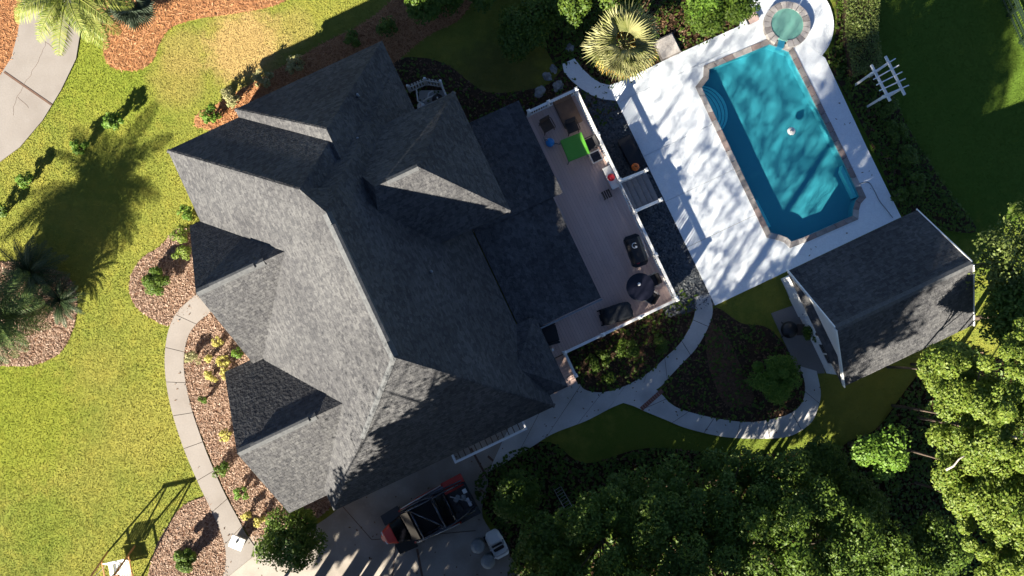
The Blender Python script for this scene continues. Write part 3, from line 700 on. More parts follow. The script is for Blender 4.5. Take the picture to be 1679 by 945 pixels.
# low porch roofs behind
def slab(poly_z, th, name, mat, parent=house):
    n = len(poly_z); v = list(poly_z) + [(x, y, z - th) for x, y, z in poly_z]
    f = [tuple(range(n)), tuple(range(n, 2 * n))[::-1]] + [((i + 1) % n, i, i + n, (i + 1) % n + n) for i in range(n)]
    return MB().add(v, f).build(name, M[mat], parent, 'L')
slab([(0.3, -0.42, 3.02), (4.0, -0.42, 2.82), (4.0, 4.34, 2.82), (0.3, 4.34, 3.02)], .14, 'porch_roof', 'shingle')
slab([(0.3, 4.345, 3.06), (4.45, 4.345, 2.86), (4.45, 8.75, 2.86), (0.3, 8.75, 3.06)], .14, 'porch_roof', 'shingle')
# caps and vents along the ridges
ridge_cap((RX, 0.9, RZ), (RX, 6.7, RZ), .34, .8)
ridge_cap((RX + .02, 1.5, RZ + .04), (RX + .02, 6.2, RZ + .04), .22, .5, name='ridge_vent', lift=.06)
ridge_cap((-10.45, 6.5, 6.55), (-7.6, 6.5, 6.55), .30, .8); ridge_cap((-9.9, 6.5, 6.57), (-8.0, 6.5, 6.57), .2, .5, name='ridge_vent', lift=.06)
ridge_cap((-11.75, 0.2, 6.0), (-8.4, 0.2, 6.0), .30, .8); ridge_cap((-11.2, 0.2, 6.02), (-8.7, 0.2, 6.02), .2, .5, name='ridge_vent', lift=.06)
ridge_cap((-1.9, 7.05, 7.75), (-0.6, 7.05, 7.75), .24, .8)
ridge_cap((RX, 0.9, RZ), (-10.0 + 2.9, -3.7 + 2.34, EZ + 2.95), .2, .6)
ridge_cap((RX, 0.9, RZ), (0.25, -3.7, EZ), .18, .6, mat='shingle')
ridge_cap((-10.02, 13.12, EZ), (-4.92, 8.02, 8.36), .18, .6, mat='shingle')
ridge_cap((-6.68, 13.5, EZ), (-3.2, 10.06, 6.85), .16, .6, mat='shingle')
MB().add([(RX, 6.7, RZ), (-4.92, 8.06, 8.375), (-5.5, 6.5, 7.79), (-3.3, 7.5, 7.7)], [(0, 2, 1), (0, 1, 3), (1, 2, 3), (0, 3, 2)]).build('roof', M['shingle'], house, 'L')
ridge_cap((-0.6, 7.05, 7.75), (2.0, 4.35, 5.0), .18, .6, mat='shingle')
ridge_cap((-0.6, 7.05, 7.75), (2.0, 9.75, 5.0), .18, .6, mat='shingle')
for x, y in ((-1.6, 11.2), (-1.9, 3.4), (-2.3, 9.4)):
    zz = 3.2 + (0.25 - x) * 1.27 if y < 9 else 3.2 + (0.24 - x) * 1.06
    MB().tube([(x, y, zz - .3), (x, y, zz + .28)], .055, 8).build('vent_pipe', M['grey'], house, 'L', smooth=True)
# walls
def wallbox(x0, x1, y0, y1, z1, name='wall', mat='brickwall'):
    return MB().box(((x0 + x1) / 2, (y0 + y1) / 2, z1 / 2), (x1 - x0, y1 - y0, z1)).build(name, M[mat], house, 'L')
wallbox(-9.55, -0.2, -3.25, 12.67, 3.05)
wallbox(-6.2, -0.23, 12.6, 13.05, 3.04)
wallbox(-0.3, 1.6, 4.75, 9.35, 4.85)
wallbox(-0.3, 0.65, -2.75, -0.35, 3.02)
wallbox(-10.1, -9.5, 3.8, 9.3, 2.9); wallbox(-11.4, -9.5, -2.5, 3.0, 2.8)
for (xf, ry, hs, hn, z0, rz) in ((-10.1, 6.5, 2.75, 2.9, 2.8, 5.95), (-11.4, 0.2, 2.75, 2.9, 2.7, 5.42)):
    v = [(xf, ry - hs, z0), (xf, ry + hn, z0), (xf, ry, rz)]; v += [(x + .25, y, z) for x, y, z in v]
    MB().add(v, [(0, 2, 1), (3, 4, 5), (0, 3, 5, 2), (1, 2, 5, 4), (0, 1, 4, 3)]).build('gable_wall', M['brickwall'], house, 'L')
def window(c, w, h, axis):
    sx, sy = (0.08, w) if axis == 'x' else (w, 0.08)
    f = MB()
    for dz in (-h / 2, h / 2): f.box((c[0], c[1], c[2] + dz), (sx + (.02 if axis == 'x' else .1), sy + (.1 if axis == 'x' else .02), .09))
    for d in (-w / 2, 0, w / 2): f.box((c[0] + (0 if axis == 'x' else d), c[1] + (d if axis == 'x' else 0), c[2]), (.10 if axis == 'x' else .07, .07 if axis == 'x' else .10, h - .09))
    fr = f.build('window', M['white'], house, 'L')
    MB().box(c, (.04 if axis == 'x' else w - .1, w - .1 if axis == 'x' else .04, h - .1)).build('pane', M['screen'], fr, 'L', root=house)
for y in (5.2, 7.8): window((-10.14, y, 1.7), 1.1, 1.5, 'x')
for y in (-1.2, 1.6): window((-11.44, y, 1.7), 1.1, 1.5, 'x')
window((-9.59, 11.2, 1.7), 1.2, 1.5, 'x')
for x in (-5.0, -2.0): window((x, 13.09, 1.7), 1.2, 1.5, 'y')
for x in (-8.2, -4.2):
    dr = MB().box((x if x < -5 else -3.2, -3.28, 1.2), (2.6 if x < -5 else 3.0, .08, 2.3)).build('garage_door', M['white'], house, 'L', bevel=.02)
# white gutters where the eaves show a pale edge
def gutter(a, b, w=.11, mat='white'): return MB().beam(a, b, w, .11).build('gutter', M[mat], house, 'L')
gutter((1.1, -0.50, 2.90), (4.02, -0.50, 2.74), .07, 'grey')
# eyebrow arbour over the garage door: beam, brackets and rafters
by = -4.08; bx0, bx1 = -4.62, -1.22; bz = 2.75
MB().beam((bx0, by, bz), (bx1, by, bz), .10, .18).build('arbour_beam', M['white'], house, 'L', bevel=.01)
for x in (bx0 + .05, bx1 - .05): MB().beam((x, by + .02, bz + .02), (x, -3.3, bz + .02), .09, .16).build('arbour_bracket', M['white'], house, 'L', bevel=.01)
for k in range(12):
    x = bx0 + .3 + k * (bx1 - bx0 - .6) / 11
    MB().beam((x, by + .05, bz - .02), (x, -3.3, bz - .02), .035, .05).build('rafter', M['darkwood'], house, 'L')
# downpipes beside the side door
for px, py in ((906, 574), (913, 631)):
    x, y = pw(px, py, 2.2); MB().box((x, y, 1.2), (.10, .10, 2.4), TH).build('downpipe', M['white'], house, 'W', bevel=.01)

# ================================================================== WOODEN DECK
deck = thing('deck', (*l2w(4.2, 3.2), 0), TH, 'raised deck of mauve brown boards along the back of the house', 'deck')
dx0, dx1, dy0, dy1 = 0.7, 7.12, -1.98, 8.38
# boards run along the house; too narrow to pick apart singly
b = MB(); w = .138; k = 0; x = dx0
while x < dx1 - .05:
    y = dy0 + (random.uniform(1, 4)); cuts = [dy0]
    while y < dy1 - .5: cuts.append(y); y += random.uniform(3.2, 4.8)
    cuts.append(dy1)
    for a, c in zip(cuts[:-1], cuts[1:]):
        b.box((x + w / 2, (a + c) / 2, DECK_Z - .018 + random.uniform(-.003, .003)), (w - .008, c - a - .006, .036))
    x += w
b.build('deck_boards', M['deckboard'], deck, 'L', kind='stuff')
MB().box(((dx0 + dx1) / 2, (dy0 + dy1) / 2, DECK_Z - .14), (dx1 - dx0 - .1, dy1 - dy0 - .1, .19)).build('joist_frame', M['darkwood'], deck, 'L')
for x in (1.2, 4.0, 6.9):
    for y in (dy0 + .25, 1.3, 4.6, dy1 - .25): MB().box((x, y, .35), (.14, .14, .7)).build('pier', M['darkwood'], deck, 'L')
# side landing and step down to the walk
for k, (ya, yb, z) in enumerate(((-3.0, -1.99, .55), (-3.45, -3.02, .28))):
    m = MB(); yy = ya
    while yy < yb - .05:
        m.box((1.05, yy + .069, z - .02), (1.15, .13, .04)); yy += .138
    m.build('landing_boards', M['deckboard'], deck, 'L', kind='stuff')
    MB().box((1.05, (ya + yb) / 2, z / 2 - .03), (1.05, yb - ya - .06, z - .06)).build('landing_frame', M['darkwood'], deck, 'L')

# stairs to the pool
st = thing('stairs', (*l2w(7.8, 3.1), 0), TH, 'short flight of wooden steps from the deck to the pool', 'stairs')
for k in range(5):
    z = DECK_Z - .03 - k * .155; x = 7.13 + k * .29
    MB().box((x + .145, 3.1, z - .02), (.255, 1.42, .04)).build('tread', M['tread'], st, 'L', bevel=.006)
    MB().box((x + .02, 3.1, z - .11), (.02, 1.40, .13)).build('riser', M['darkwood'], st, 'L')
for y in (2.37, 3.83):
    MB().beam((7.12, y, .62), (8.55, y, .0), .05, .26).build('stringer', M['white'], st, 'L')

def railing(label, a, b, posts, z=DECK_Z, h=0.95, z2=None, group='white deck railings'):
    """a, b house-frame ends; posts: fractions where a post stands"""
    z2 = z if z2 is None else z2
    mx, my = (a[0] + b[0]) / 2, (a[1] + b[1]) / 2
    r = thing('railing', (*l2w(mx, my), min(z, z2)), TH, label, 'railing', group)
    A = Vector((*a, z)); Bv = Vector((*b, z2)); d = Bv - A
    for t in posts:
        p = A + d * t
        ph = h + .08
        o = MB().box((p.x, p.y, p.z + ph / 2), (.11, .11, ph)).build('post', M['white'], r, 'L', bevel=.01)
        c = MB(); c.add([(p.x - .085, p.y - .085, p.z + ph), (p.x + .085, p.y - .085, p.z + ph), (p.x + .085, p.y + .085, p.z + ph), (p.x - .085, p.y + .085, p.z + ph),
                         (p.x - .085, p.y - .085, p.z + ph + .03), (p.x + .085, p.y - .085, p.z + ph + .03), (p.x + .085, p.y + .085, p.z + ph + .03), (p.x - .085, p.y + .085, p.z + ph + .03), (p.x, p.y, p.z + ph + .09)],
                        [(3, 2, 1, 0), (0, 1, 5, 4), (1, 2, 6, 5), (2, 3, 7, 6), (3, 0, 4, 7), (4, 5, 8), (5, 6, 8), (6, 7, 8), (7, 4, 8)])
        c.build('post_cap', M['white'], o, 'L', root=r)
    up = Vector((0, 0, 1))
    MB().beam(A + up * (h - .02), Bv + up * (h - .02), .12, .05).build('top_rail', M['white'], r, 'L', bevel=.008)
    MB().beam(A + up * (h - .10), Bv + up * (h - .10), .05, .09).build('sub_rail', M['white'], r, 'L')
    MB().beam(A + up * .10, Bv + up * .10, .05, .08).build('bottom_rail', M['white'], r, 'L')
    L = d.length; nb = int(L / .115)
    m = MB()
    for k in range(1, nb):
        p = A + d * (k / nb)
        m.box((p.x, p.y, p.z + (h - .06) / 2 + .05), (.035, .035, h - .2))
    m.build('balusters', M['white'], r, 'L', kind='stuff')
    return r
rx = dx1 - .06
railing('white railing across the north end of the deck, above the pale rocks', (4.75, dy1 - .06), (rx, dy1 - .06), (0, .42, 1))
railing('white railing between the deck and the slate bed with the orange ball', (rx, dy1 - .12), (rx, 3.86), (.49, 1))
railing('white railing beside the black grill and round table, along the slate bed', (rx, 2.34), (rx, dy0 + .12), (0, .5, 1))
railing('long white railing beside the covered barbecue, above the shaded planting', (rx, dy0 + .06), (1.62, dy0 + .06), (0, .33, .66, 1))
railing('short white railing at the side landing beside the walk', (1.65, dy0 - .02), (1.65, -3.05), (1,), z=.55, z2=.5)
railing('sloping stair handrail nearer the orange ball', (7.14, 3.84), (8.45, 3.84), (1,), z=DECK_Z, z2=.12)
railing('sloping stair handrail nearer the round table', (7.14, 2.36), (8.45, 2.36), (1,), z=DECK_Z, z2=.12)
# low gate across the stair head, a pair of thin rails
gt = thing('deck_gate', (*l2w(7.05, 3.1), DECK_Z), TH, 'narrow white gate across the head of the pool stairs', 'gate')
for zz in (.15, .85): MB().beam((7.05, 2.42, DECK_Z + zz), (7.05, 3.78, DECK_Z + zz), .04, .07).build('rail', M['white'], gt, 'L')
for k in range(11): MB().box((7.05, 2.45 + k * .13, DECK_Z + .5), (.03, .03, .7)).build('baluster', M['white'], gt, 'L')
MB().beam((7.02, 2.46, DECK_Z + .17), (7.02, 3.74, DECK_Z + .83), .03, .06).build('brace', M['white'], gt, 'L')
# ================================================================== POOL HOUSE
ph = thing('pool_house', (*l2w(14.9, -5.55), 0), TH, 'small pool house with a white gable end and dark shingled roof', 'pool house')
gable_x(11.78, 17.9, -5.55, 2.72, 2.72, 2.7, 5.2, th=.16, parent=ph)
ridge_cap((11.78, -5.55, 5.2), (17.9, -5.55, 5.2), .28, .8, parent=ph)
MB().box((14.875, -5.55, 1.3), (5.65, 4.75, 2.6)).build('wall', M['siding'], ph, 'L')
for xg in (12.0, 17.45):
    v = [(xg, -7.9, 2.58), (xg, -3.2, 2.58), (xg, -5.55, 4.86)]; v += [(x + .2, y, z) for x, y, z in v]
    MB().add(v, [(0, 2, 1), (3, 4, 5), (0, 3, 5, 2), (1, 2, 5, 4), (0, 1, 4, 3)]).build('gable_wall', M['siding'], ph, 'L')
for s in (-1, 1):                              # white barge boards along the rake
    MB().beam((11.76, -5.55 + s * .02, 5.10), (11.76, -5.55 + s * 2.72, 2.60), .05, .20).build('barge_board', M['white'], ph, 'L')
    MB().beam((17.92, -5.55 + s * .02, 5.10), (17.92, -5.55 + s * 2.72, 2.60), .05, .20).build('barge_board', M['white'], ph, 'L')
v = [(12.06, -8.2, 3.0), (12.06, -2.9, 3.0), (11.73, -2.9, 2.62), (11.73, -8.2, 2.62)]
MB().add(v + [(a, b, c - .1) for a, b, c in v], [(0, 1, 2, 3), (7, 6, 5, 4), (0, 3, 7, 4), (1, 5, 6, 2), (3, 2, 6, 7), (0, 4, 5, 1)]).build('pent_roof', M['shingle'], ph, 'L')
for k in range(11): MB().box((12.04, -5.55, .25 + k * .22), (.03, 4.72, .012)).build('clapboard_line', M['white'], ph, 'L')
dr = MB().box((12.03, -4.6, 1.05), (.06, .95, 2.05)).build('door', M['white'], ph, 'L', bevel=.01)
MB().tube([(12.0, -4.95, 1.0), (11.94, -4.95, 1.0)], .03, 8).build('handle', M['steel'], dr, 'L', root=ph)
wl = MB(); wl.lathe((11.95, -5.9, 1.75), [(.02, 0), (.09, .02), (.07, .22), (.01, .27)], 10); wl.build('wall_lamp', M['black'], ph, 'L')
fr = MB()
for d in (-.5, 0, .5): fr.box((12.03, -6.9 + d, 1.5), (.07, .06, 1.1))
for z in (.95, 2.05): fr.box((12.032, -6.9, z), (.07, 1.06, .07))
fr = fr.build('window', M['white'], ph, 'L'); MB().box((12.035, -6.9, 1.5), (.02, 1.0, 1.05)).build('pane', M['screen'], fr, 'L', root=ph)

# ================================================================== FOLIAGE TOOLS
def leaf_quads(C, Nn, size, aspect=0.55):
    n = len(C)
    Nn = Nn / np.linalg.norm(Nn, axis=1)[:, None]
    r = RNG.normal(size=(n, 3)); u = np.cross(Nn, r); u /= np.linalg.norm(u, axis=1)[:, None] + 1e-9
    w = np.cross(Nn, u); s = size * RNG.uniform(.6, 1.3, n)[:, None]
    u = u * s * .5; w = w * s * .5 * aspect
    return np.stack([C - u, C - u * .1 + w, C + u, C - u * .1 - w], 1).reshape(-1, 3)
def crown_pts(c, rad, ncl, nlf, rcl, flat=0.0, top=0.35):
    c = np.array(c); rad = np.array(rad)
    d = RNG.normal(size=(ncl, 3)); d /= np.linalg.norm(d, axis=1)[:, None]
    d[:, 2] = np.where(RNG.uniform(size=ncl) < top, np.abs(d[:, 2]), d[:, 2])
    rr = RNG.uniform(.25, 1.0, ncl) ** .5
    cl = c + d * rad * rr[:, None]
    idx = RNG.integers(0, ncl, nlf); q = RNG.normal(size=(nlf, 3)); q /= np.linalg.norm(q, axis=1)[:, None]
    rc = rcl * RNG.uniform(.6, 1.35, ncl)
    P = cl[idx] + q * (rc[idx] * RNG.uniform(.35, 1.0, nlf) ** .6)[:, None] * np.array([1, 1, 1 - flat])
    Nn = q * .8 + np.array([0, 0, .7]) + RNG.normal(size=(nlf, 3)) * .45
    return P, Nn, cl
def tree(name, label, px, py, zc, rad, leafm, ncl=26, nlf=6500, rcl=.75, leaf=.2, group=None, cat='tree', trunk=.14, zscale=.75, frame='px', crown_name='crown', flat=.2, limbs=7):
    x, y = pw(px, py, zc) if frame == 'px' else (px, py)
    t = thing(name, (x, y, 0), 0, label, cat, group)
    P, Nn, cl = crown_pts((0, 0, zc), (rad, rad, rad * zscale), ncl, nlf, rcl, flat)
    P[:, 2] = np.maximum(P[:, 2], .12)
    np_mesh(crown_name, leaf_quads(P, Nn, leaf), 4, M[leafm], t)
    m = MB(); h = max(.3, zc - rad * zscale * .4)
    m.tube([(0, 0, -.1), (.04, .03, h * .35), (-.05, .05, h * .7), (0, 0, zc)], [trunk, trunk * .8, trunk * .65, trunk * .4], 7)
    for q in cl[:limbs]:
        a = Vector((0, 0, h * random.uniform(.7, 1.0))); bq = Vector(q)
        m.tube([a, a.lerp(bq, .5) + Vector((0, 0, .12)), bq], [trunk * .45, trunk * .28, trunk * .1], 5)
    m.build('trunk', M['bark'], t, 'O', smooth=True)
    return t
def shrub(name, label, px, py, r, leafm, h=None, group=None, nlf=None, leaf=.10, ncl=14, cat='shrub', z=None):
    h = h or r * 1.1; zc = h * .55
    x, y = pw(px, py, z if z is not None else zc)
    t = thing(name, (x, y, 0), 0, label, cat, group)
    n = nlf or int(1500 * max(.3, r * r / .35))
    P, Nn, cl = crown_pts((0, 0, zc), (r * .78, r * .78, h * .42), ncl, n, r * .33, 0, .5)
    P[:, 2] = np.maximum(P[:, 2], .03)
    np_mesh('foliage', leaf_quads(P, Nn, leaf), 4, M[leafm], t)
    m = MB()
    for q in cl[:6]: m.tube([(random.uniform(-.05, .05), random.uniform(-.05, .05), -.05), tuple(np.array(q) * .5 + np.array([0, 0, .05])), tuple(q)], [.03, .02, .008], 5)
    m.build('stems', M['bark'], t, 'O')
    return t
def hedge(name, label, poly, h, leafm, dens=420, leaf=.10, cat='hedge'):
    xs = [p[0] for p in poly]; ys = [p[1] for p in poly]; cx, cy = sum(xs) / len(xs), sum(ys) / len(ys)
    t = thing(name, (cx, cy, 0), 0, label, cat)
    x, y = scatter(poly, dens * 1.6); n = len(x)
    z = np.where(RNG.uniform(size=n) < .75, h + RNG.normal(0, .06, n) + .10 * np.sin(x * 3.1) * np.sin(y * 2.7), RNG.uniform(.1, h, n))
    C = np.stack([x - cx, y - cy, z], 1); Nn = np.stack([RNG.normal(0, .5, n), RNG.normal(0, .5, n), np.ones(n)], 1)
    np_mesh('foliage', leaf_quads(C, Nn, leaf), 4, M[leafm], t)
    shr = offset(poly, .18)
    MB().prism(shr, 0, h - .12).build('inner_branches', M['soil'], t, 'W')
    return t

DS_ = TO_SUN.normalized()
# ---- palms: every frond an object of its own
def pinnate(L, npair, ll, droop, wid, dead=0):
    m = MB(); pts = []
    for i in range(9):
        t = i / 8; pts.append((L * t * (1 - .12 * droop * t), 0, L * (.28 * t - (.30 + .42 * droop) * t * t)))
    m.tube(pts, [.035 * (1 - .8 * i / 8) + .004 for i in range(9)], 5)
    for i in range(npair):
        t = .14 + .86 * i / (npair - 1); k = min(7, int(t * 8)); f = t * 8 - k
        p = Vector(pts[k]).lerp(Vector(pts[k + 1]), f); d = (Vector(pts[k + 1]) - Vector(pts[k])).normalized()
        le = ll * (math.sin(PI * min(1, t * .86 + .14)) ** .6 * .85 + .15)
        for s in (-1, 1):
            side = (Vector((0, s, 0)) + d * random.uniform(.55, .8) + Vector((0, 0, random.uniform(-.1, .15)))).normalized()
            e1 = p + side * le * .55; e2 = p + side * le + Vector((0, 0, -le * random.uniform(.18, .42)))
            wv = d * wid
            m.add([p - wv * .6, p + wv * .6, e1 + wv, e1 - wv, e2], [(0, 1, 2, 3), (3, 2, 4)])
    return m.mesh('frond')
def fanleaf(Lp, R, seg, droop):
    m = MB(); m.tube([(0, 0, 0), (Lp * .5, 0, .08), (Lp, 0, .02)], [.025, .02, .015], 5)
    c = Vector((Lp, 0, .02))
    for i in range(seg):
        a = math.radians(-118 + 236 * (i + .5) / seg); da = math.radians(236 / seg) * .5
        r = R * (.72 + .28 * math.cos(a * .6)) * random.uniform(.92, 1.06)
        def pt(ang, rr, dz): return c + Vector((math.cos(ang) * rr, math.sin(ang) * rr, dz))
        m.add([c, pt(a - da * .95, r * .55, -droop * .08 - .03), pt(a, r * .55, -droop * .08 + .04), pt(a + da * .95, r * .55, -droop * .08 - .03), pt(a + random.uniform(-.03, .03), r, -droop * r * random.uniform(.25, .5))],
              [(0, 1, 2), (0, 2, 3), (1, 4, 2), (2, 4, 3)])
    return m.mesh('frond')
def palm(name, label, px, py, zc, meshes, n, el0, el1, trunk_r, cat='palm tree', mats=None, trunk='bark', scale=(0.8, 1.1), name_leaf='frond', xy=None):
    x, y = xy if xy is not None else pw(px, py, zc); t = thing(name, (x, y, 0), 0, label, cat)
    MB().tube([(0, 0, -.1), (.03, 0, zc * .5), (0, 0, zc)], [trunk_r * 1.2, trunk_r, trunk_r * 1.05], 10).build('trunk', M[trunk], t, 'O', smooth=True)
    for i in range(n):
        k = i / max(1, n - 1)
        az = i * 2.39996 + random.uniform(-.2, .2); el = math.radians(el0 + (el1 - el0) * k + random.uniform(-8, 8))
        me = meshes[i % len(meshes)] if not mats else meshes[(1 if k < mats else 0)]
        o = bpy.data.objects.new(name_leaf, me); COL.objects.link(o); o.parent = t
        o.location = (.06 * math.cos(az), .06 * math.sin(az), zc + .05 - (1 - k) * .15)
        o.rotation_euler = (random.uniform(-.25, .25), -el, az); s = random.uniform(*scale); o.scale = (s, s, s)
    return t
def withmat(me, mat): me.materials.append(M[mat]); return me
PF = [withmat(pinnate(2.6, 34, .62, d, .028), 'palm') for d in (.5, .8, 1.1)]
PD = [withmat(pinnate(2.9, 36, .66, d, .026), 'palm_dark') for d in (.5, .8, 1.1)]
PSG = [withmat(pinnate(1.15, 30, .22, d, .012), 'sago') for d in (.4, .7)]
FF = [withmat(fanleaf(.75, .95, 24, .6), 'fan'), withmat(fanleaf(.7, .9, 22, 1.3), 'deadfrond')]
FG = [withmat(fanleaf(.4, .6, 20, .5), 'leaf_grey')]
palm('feather_palm', 'bright yellow green feather palm overhanging the curved drive', 112, -12, 3.6, PF, 34, -40, 55, .2)
palm('feather_palm', 'dark feather palm rising from the mulch bed at the left edge', -8, 515, 2.9, PD, 34, -38, 60, .22, scale=(.62, .82))
palm('sago_palm', 'small dark sago palm in the left mulch bed', 98, 492, .7, PSG, 30, -8, 55, .16)
palm('sago_palm', 'spiky dark sago palm behind the feather palm at the left edge', 52, 448, .9, PSG, 34, -8, 60, .16, scale=(1.1, 1.5))
palm('fan_palm', 'large pale fan palm with dry yellow skirt beside the pool deck', 1022, 74, 3.4, FF, 46, -50, 68, .2, mats=.34, scale=(.85, 1.1))
palm('fan_palm', 'small silvery fan palm in the pine straw bed', 217, 8, 1.4, FG, 26, -25, 65, .14, scale=(.9, 1.25))

# a palm and an oak outside the left edge throw their shade on the front lawn
COT = 1 / math.tan(SUN_EL)
q = Vector(pw(142, 335)) + DS_ * 4.6 * COT
palm('feather_palm', 'tall feather palm just outside the left edge of the picture', 0, 0, 4.6, PD, 46, -42, 60, .22, scale=(.85, 1.05), xy=q)
q = Vector(pw(122, 378)) + DS_ * 4.6 * COT
tree('oak_tree', 'leafy oak just outside the left edge shading the front lawn', q.x, q.y, 4.6, 1.25, 'leaf_mid', 34, 7000, .7, .2, frame='w')
# ---- shrubs and trees in view
shrub('topiary_shrub', 'small bright shrub on the lawn nearest the curved drive', 185, 198, .52, 'leaf_bright', 1.25, leaf=.12)
shrub('topiary_shrub', 'small shrub on the lawn just below the one nearest the drive', 130, 240, .42, 'leaf_bright', 1.0, leaf=.12)
shrub('topiary_shrub', 'small bright shrub near the left edge of the lawn', 42, 294, .42, 'leaf_bright', 1.0, leaf=.12)
shrub('topiary_shrub', 'shrub cut by the left edge of the photo, in shade', 2, 345, .4, 'leaf_mid', .9, leaf=.12)
shrub('round_bush', 'round dark green bush alone in the mulch circle', 254, 462, .68, 'leaf_mid', 1.15, nlf=5200, leaf=.09)
shrub('round_bush', 'round green bush in the bottom mulch bed by the swing', 300, 915, .66, 'leaf_mid', 1.2, nlf=5000, leaf=.10)
for i, (px, py, r, m) in enumerate(((305, 350, .42, 'leaf_bright'), (296, 385, .5, 'leaf_lit'), (300, 415, .48, 'leaf_lit'))):
    shrub('foundation_shrub', ('topmost of three yellow green shrubs against the front wall', 'middle of three yellow green shrubs against the front wall', 'lowest of three yellow green shrubs against the front wall')[i], px, py, r, m, 1.1, 'shrubs along the front wall')
for px, py, r, lb, m in ((345, 188, .5, 'bright green shrub at the corner of the north bed', 'leaf_bright'), (376, 160, .5, 'pale feathery shrub beside the small roof step', 'leaf_pale'), (432, 131, .55, 'pale feathery shrub midway along the north bed', 'leaf_pale'),
                         (484, 108, .5, 'pale green shrub near the shadow edge in the north bed', 'leaf_pale'), (578, 66, .5, 'dark shrub in the shaded orange straw', 'leaf_dark'), (634, 45, .55, 'dark shrub by the roof corner in shaded straw', 'leaf_dark')):
    shrub('bed_shrub', lb, px, py, r, m, 1.0, 'shrubs in the north bed')
for px, py, r, m, lb in ((357, 562, .34, 'leaf_yellow', 'yellow shrub nearest the front path curve'), (343, 587, .22, 'leaf_yellow', 'smallest yellow shrub in the front bed'), (366, 593, .36, 'leaf_yellow', 'largest yellow shrub beside the front eave'), (346, 618, .34, 'leaf_yellow', 'lower left yellow shrub of the cluster'), (371, 613, .3, 'leaf_yellow', 'yellow shrub under the eave corner'),
                         (316, 585, .42, 'leaf_pale', 'loose pale green plant beside the front path'), (388, 580, .32, 'leaf_bright', 'green shrub against the front wall by the yellow shrubs'), (370, 715, .34, 'leaf_yellow', 'yellow green shrub beside the lower gable'), (333, 655, .2, 'leaf_mid', 'tiny green tuft in the front bed'), (362, 770, .44, 'leaf_mid', 'green shrub at the lower gable corner'), (395, 808, .42, 'leaf_bright', 'leafy green plant in the narrow bed below the gable'),
                         (405, 845, .25, 'leaf_yellow', 'yellow plant beside the path end'), (425, 855, .32, 'leaf_yellow', 'yellow plant beside the big dark bush')):
    shrub('flower_shrub', lb, px, py, r, m, .75, 'plants in the front bed', leaf=.085)
tree('large_bush', 'large dark green bush at the garage corner', 478, 882, 1.5, 1.35, 'leaf_mid', 30, 9000, .55, .14, zscale=.8, cat='bush', crown_name='foliage')
tree('small_tree', 'round glossy tree between the driveway and the grove', 847, 812, 2.4, .85, 'leaf_mid', 26, 7000, .45, .13)
tree('small_tree', 'dark tree behind the silver ride-on car', 906, 905, 2.8, 1.25, 'leaf_dark', 30, 8000, .6, .16)
for (px, py, zc, r, m) in ((1010, 832, 3.4, 1.2, 'leaf_dark'), (1090, 825, 4.2, 1.7, 'leaf_dark'), (990, 890, 4.5, 2.0, 'leaf_mid'), (1120, 870, 5.0, 2.2, 'leaf_dark'), (1200, 815, 4.2, 1.8, 'leaf_dark'), 
                           (1295, 815, 4.2, 1.7, 'leaf_dark'), (1255, 880, 5.0, 2.1, 'leaf_mid'), (1370, 900, 4.6, 1.8, 'leaf_dark'), (1050, 960, 5.0, 2.0, 'leaf_mid'), (1190, 960, 5.0, 2.0, 'leaf_dark'), (1320, 970, 5.0, 2.0, 'leaf_dark'), (915, 985, 4.0, 1.5, 'leaf_mid'), (1470, 930, 3.2, 1.6, 'leaf_dark'), (1400, 835, 2.6, 1.1, 'leaf_dark'), (1540, 900, 2.6, 1.2, 'leaf_dark'), (1345, 765, 2.4, .9, 'leaf_dark')):
    tree('grove_tree', 'dark green tree of the dense shaded grove below the curving walk', px, py, zc, r, m, 40, 11500, .55, .14, 'grove trees below the walk')
RT = [(1556, 612, 6.2, 1.0, 'shaded edge tree just below the pool house eave'), (1598, 692, 7.8, 1.65, 'sunlit yellow green tree right of the bright small tree'), (1640, 610, 8.0, 2.0, 'sunlit tree at the right edge below the pool house'), (1665, 720, 8.6, 2.0, 'tall sunlit tree at the right edge beside the pale branch'), (1606, 775, 7.8, 1.5, 'sunlit tree with bare pale branches'), (1655, 850, 8.4, 1.8, 'sunlit tree bulging into the dark gap at lower right'), (1690, 940, 8.2, 1.9, 'sunlit tree in the lower right corner')]
for px, py, zc, r, lb in RT:
    tree('oak_tree', lb, px, py, zc, r, 'leaf_lit', 46, 24000, .45, .12, 'sunlit trees at the right edge', trunk=.07)
tree('small_tree', 'small vivid green tree standing in the leaf litter', 1452, 748, 4.2, .95, 'leaf_bright', 18, 4200, .5, .15)
tree('small_tree', 'pale speckled tree behind the far corner of the pool house', 1668, 428, 4.6, 1.7, 'leaf_hedge', 34, 6500, .75, .15)
tree('small_tree', 'dark tree right of the pool house roof', 1678, 520, 4.6, 1.6, 'leaf_mid', 30, 8000, .7, .17)
shrub('round_shrub', 'big round green shrub inside the loop of the walk', 1271, 618, 1.2, 'leaf_bright', 1.9, nlf=12000, leaf=.10, ncl=30)
shrub('patio_shrub', 'narrow green shrub against the pool house wall', 1330, 545, .55, 'leaf_mid', 1.2)
for px, py, r, m, lb in ((985, 590, .6, 'leaf_dark', 'low shrub in the bed under the south railing'), (1030, 572, .6, 'leaf_mid', 'green shrub midway along the bed under the south railing'), (1080, 565, .5, 'leaf_dark', 'shrub near the walk in the bed under the railing'), (1000, 620, .35, 'leaf_dark', 'small fern by the walk edge')):
    shrub('bed_shrub', lb, px, py, r, m, .7, 'shrubs in the shaded deck bed')
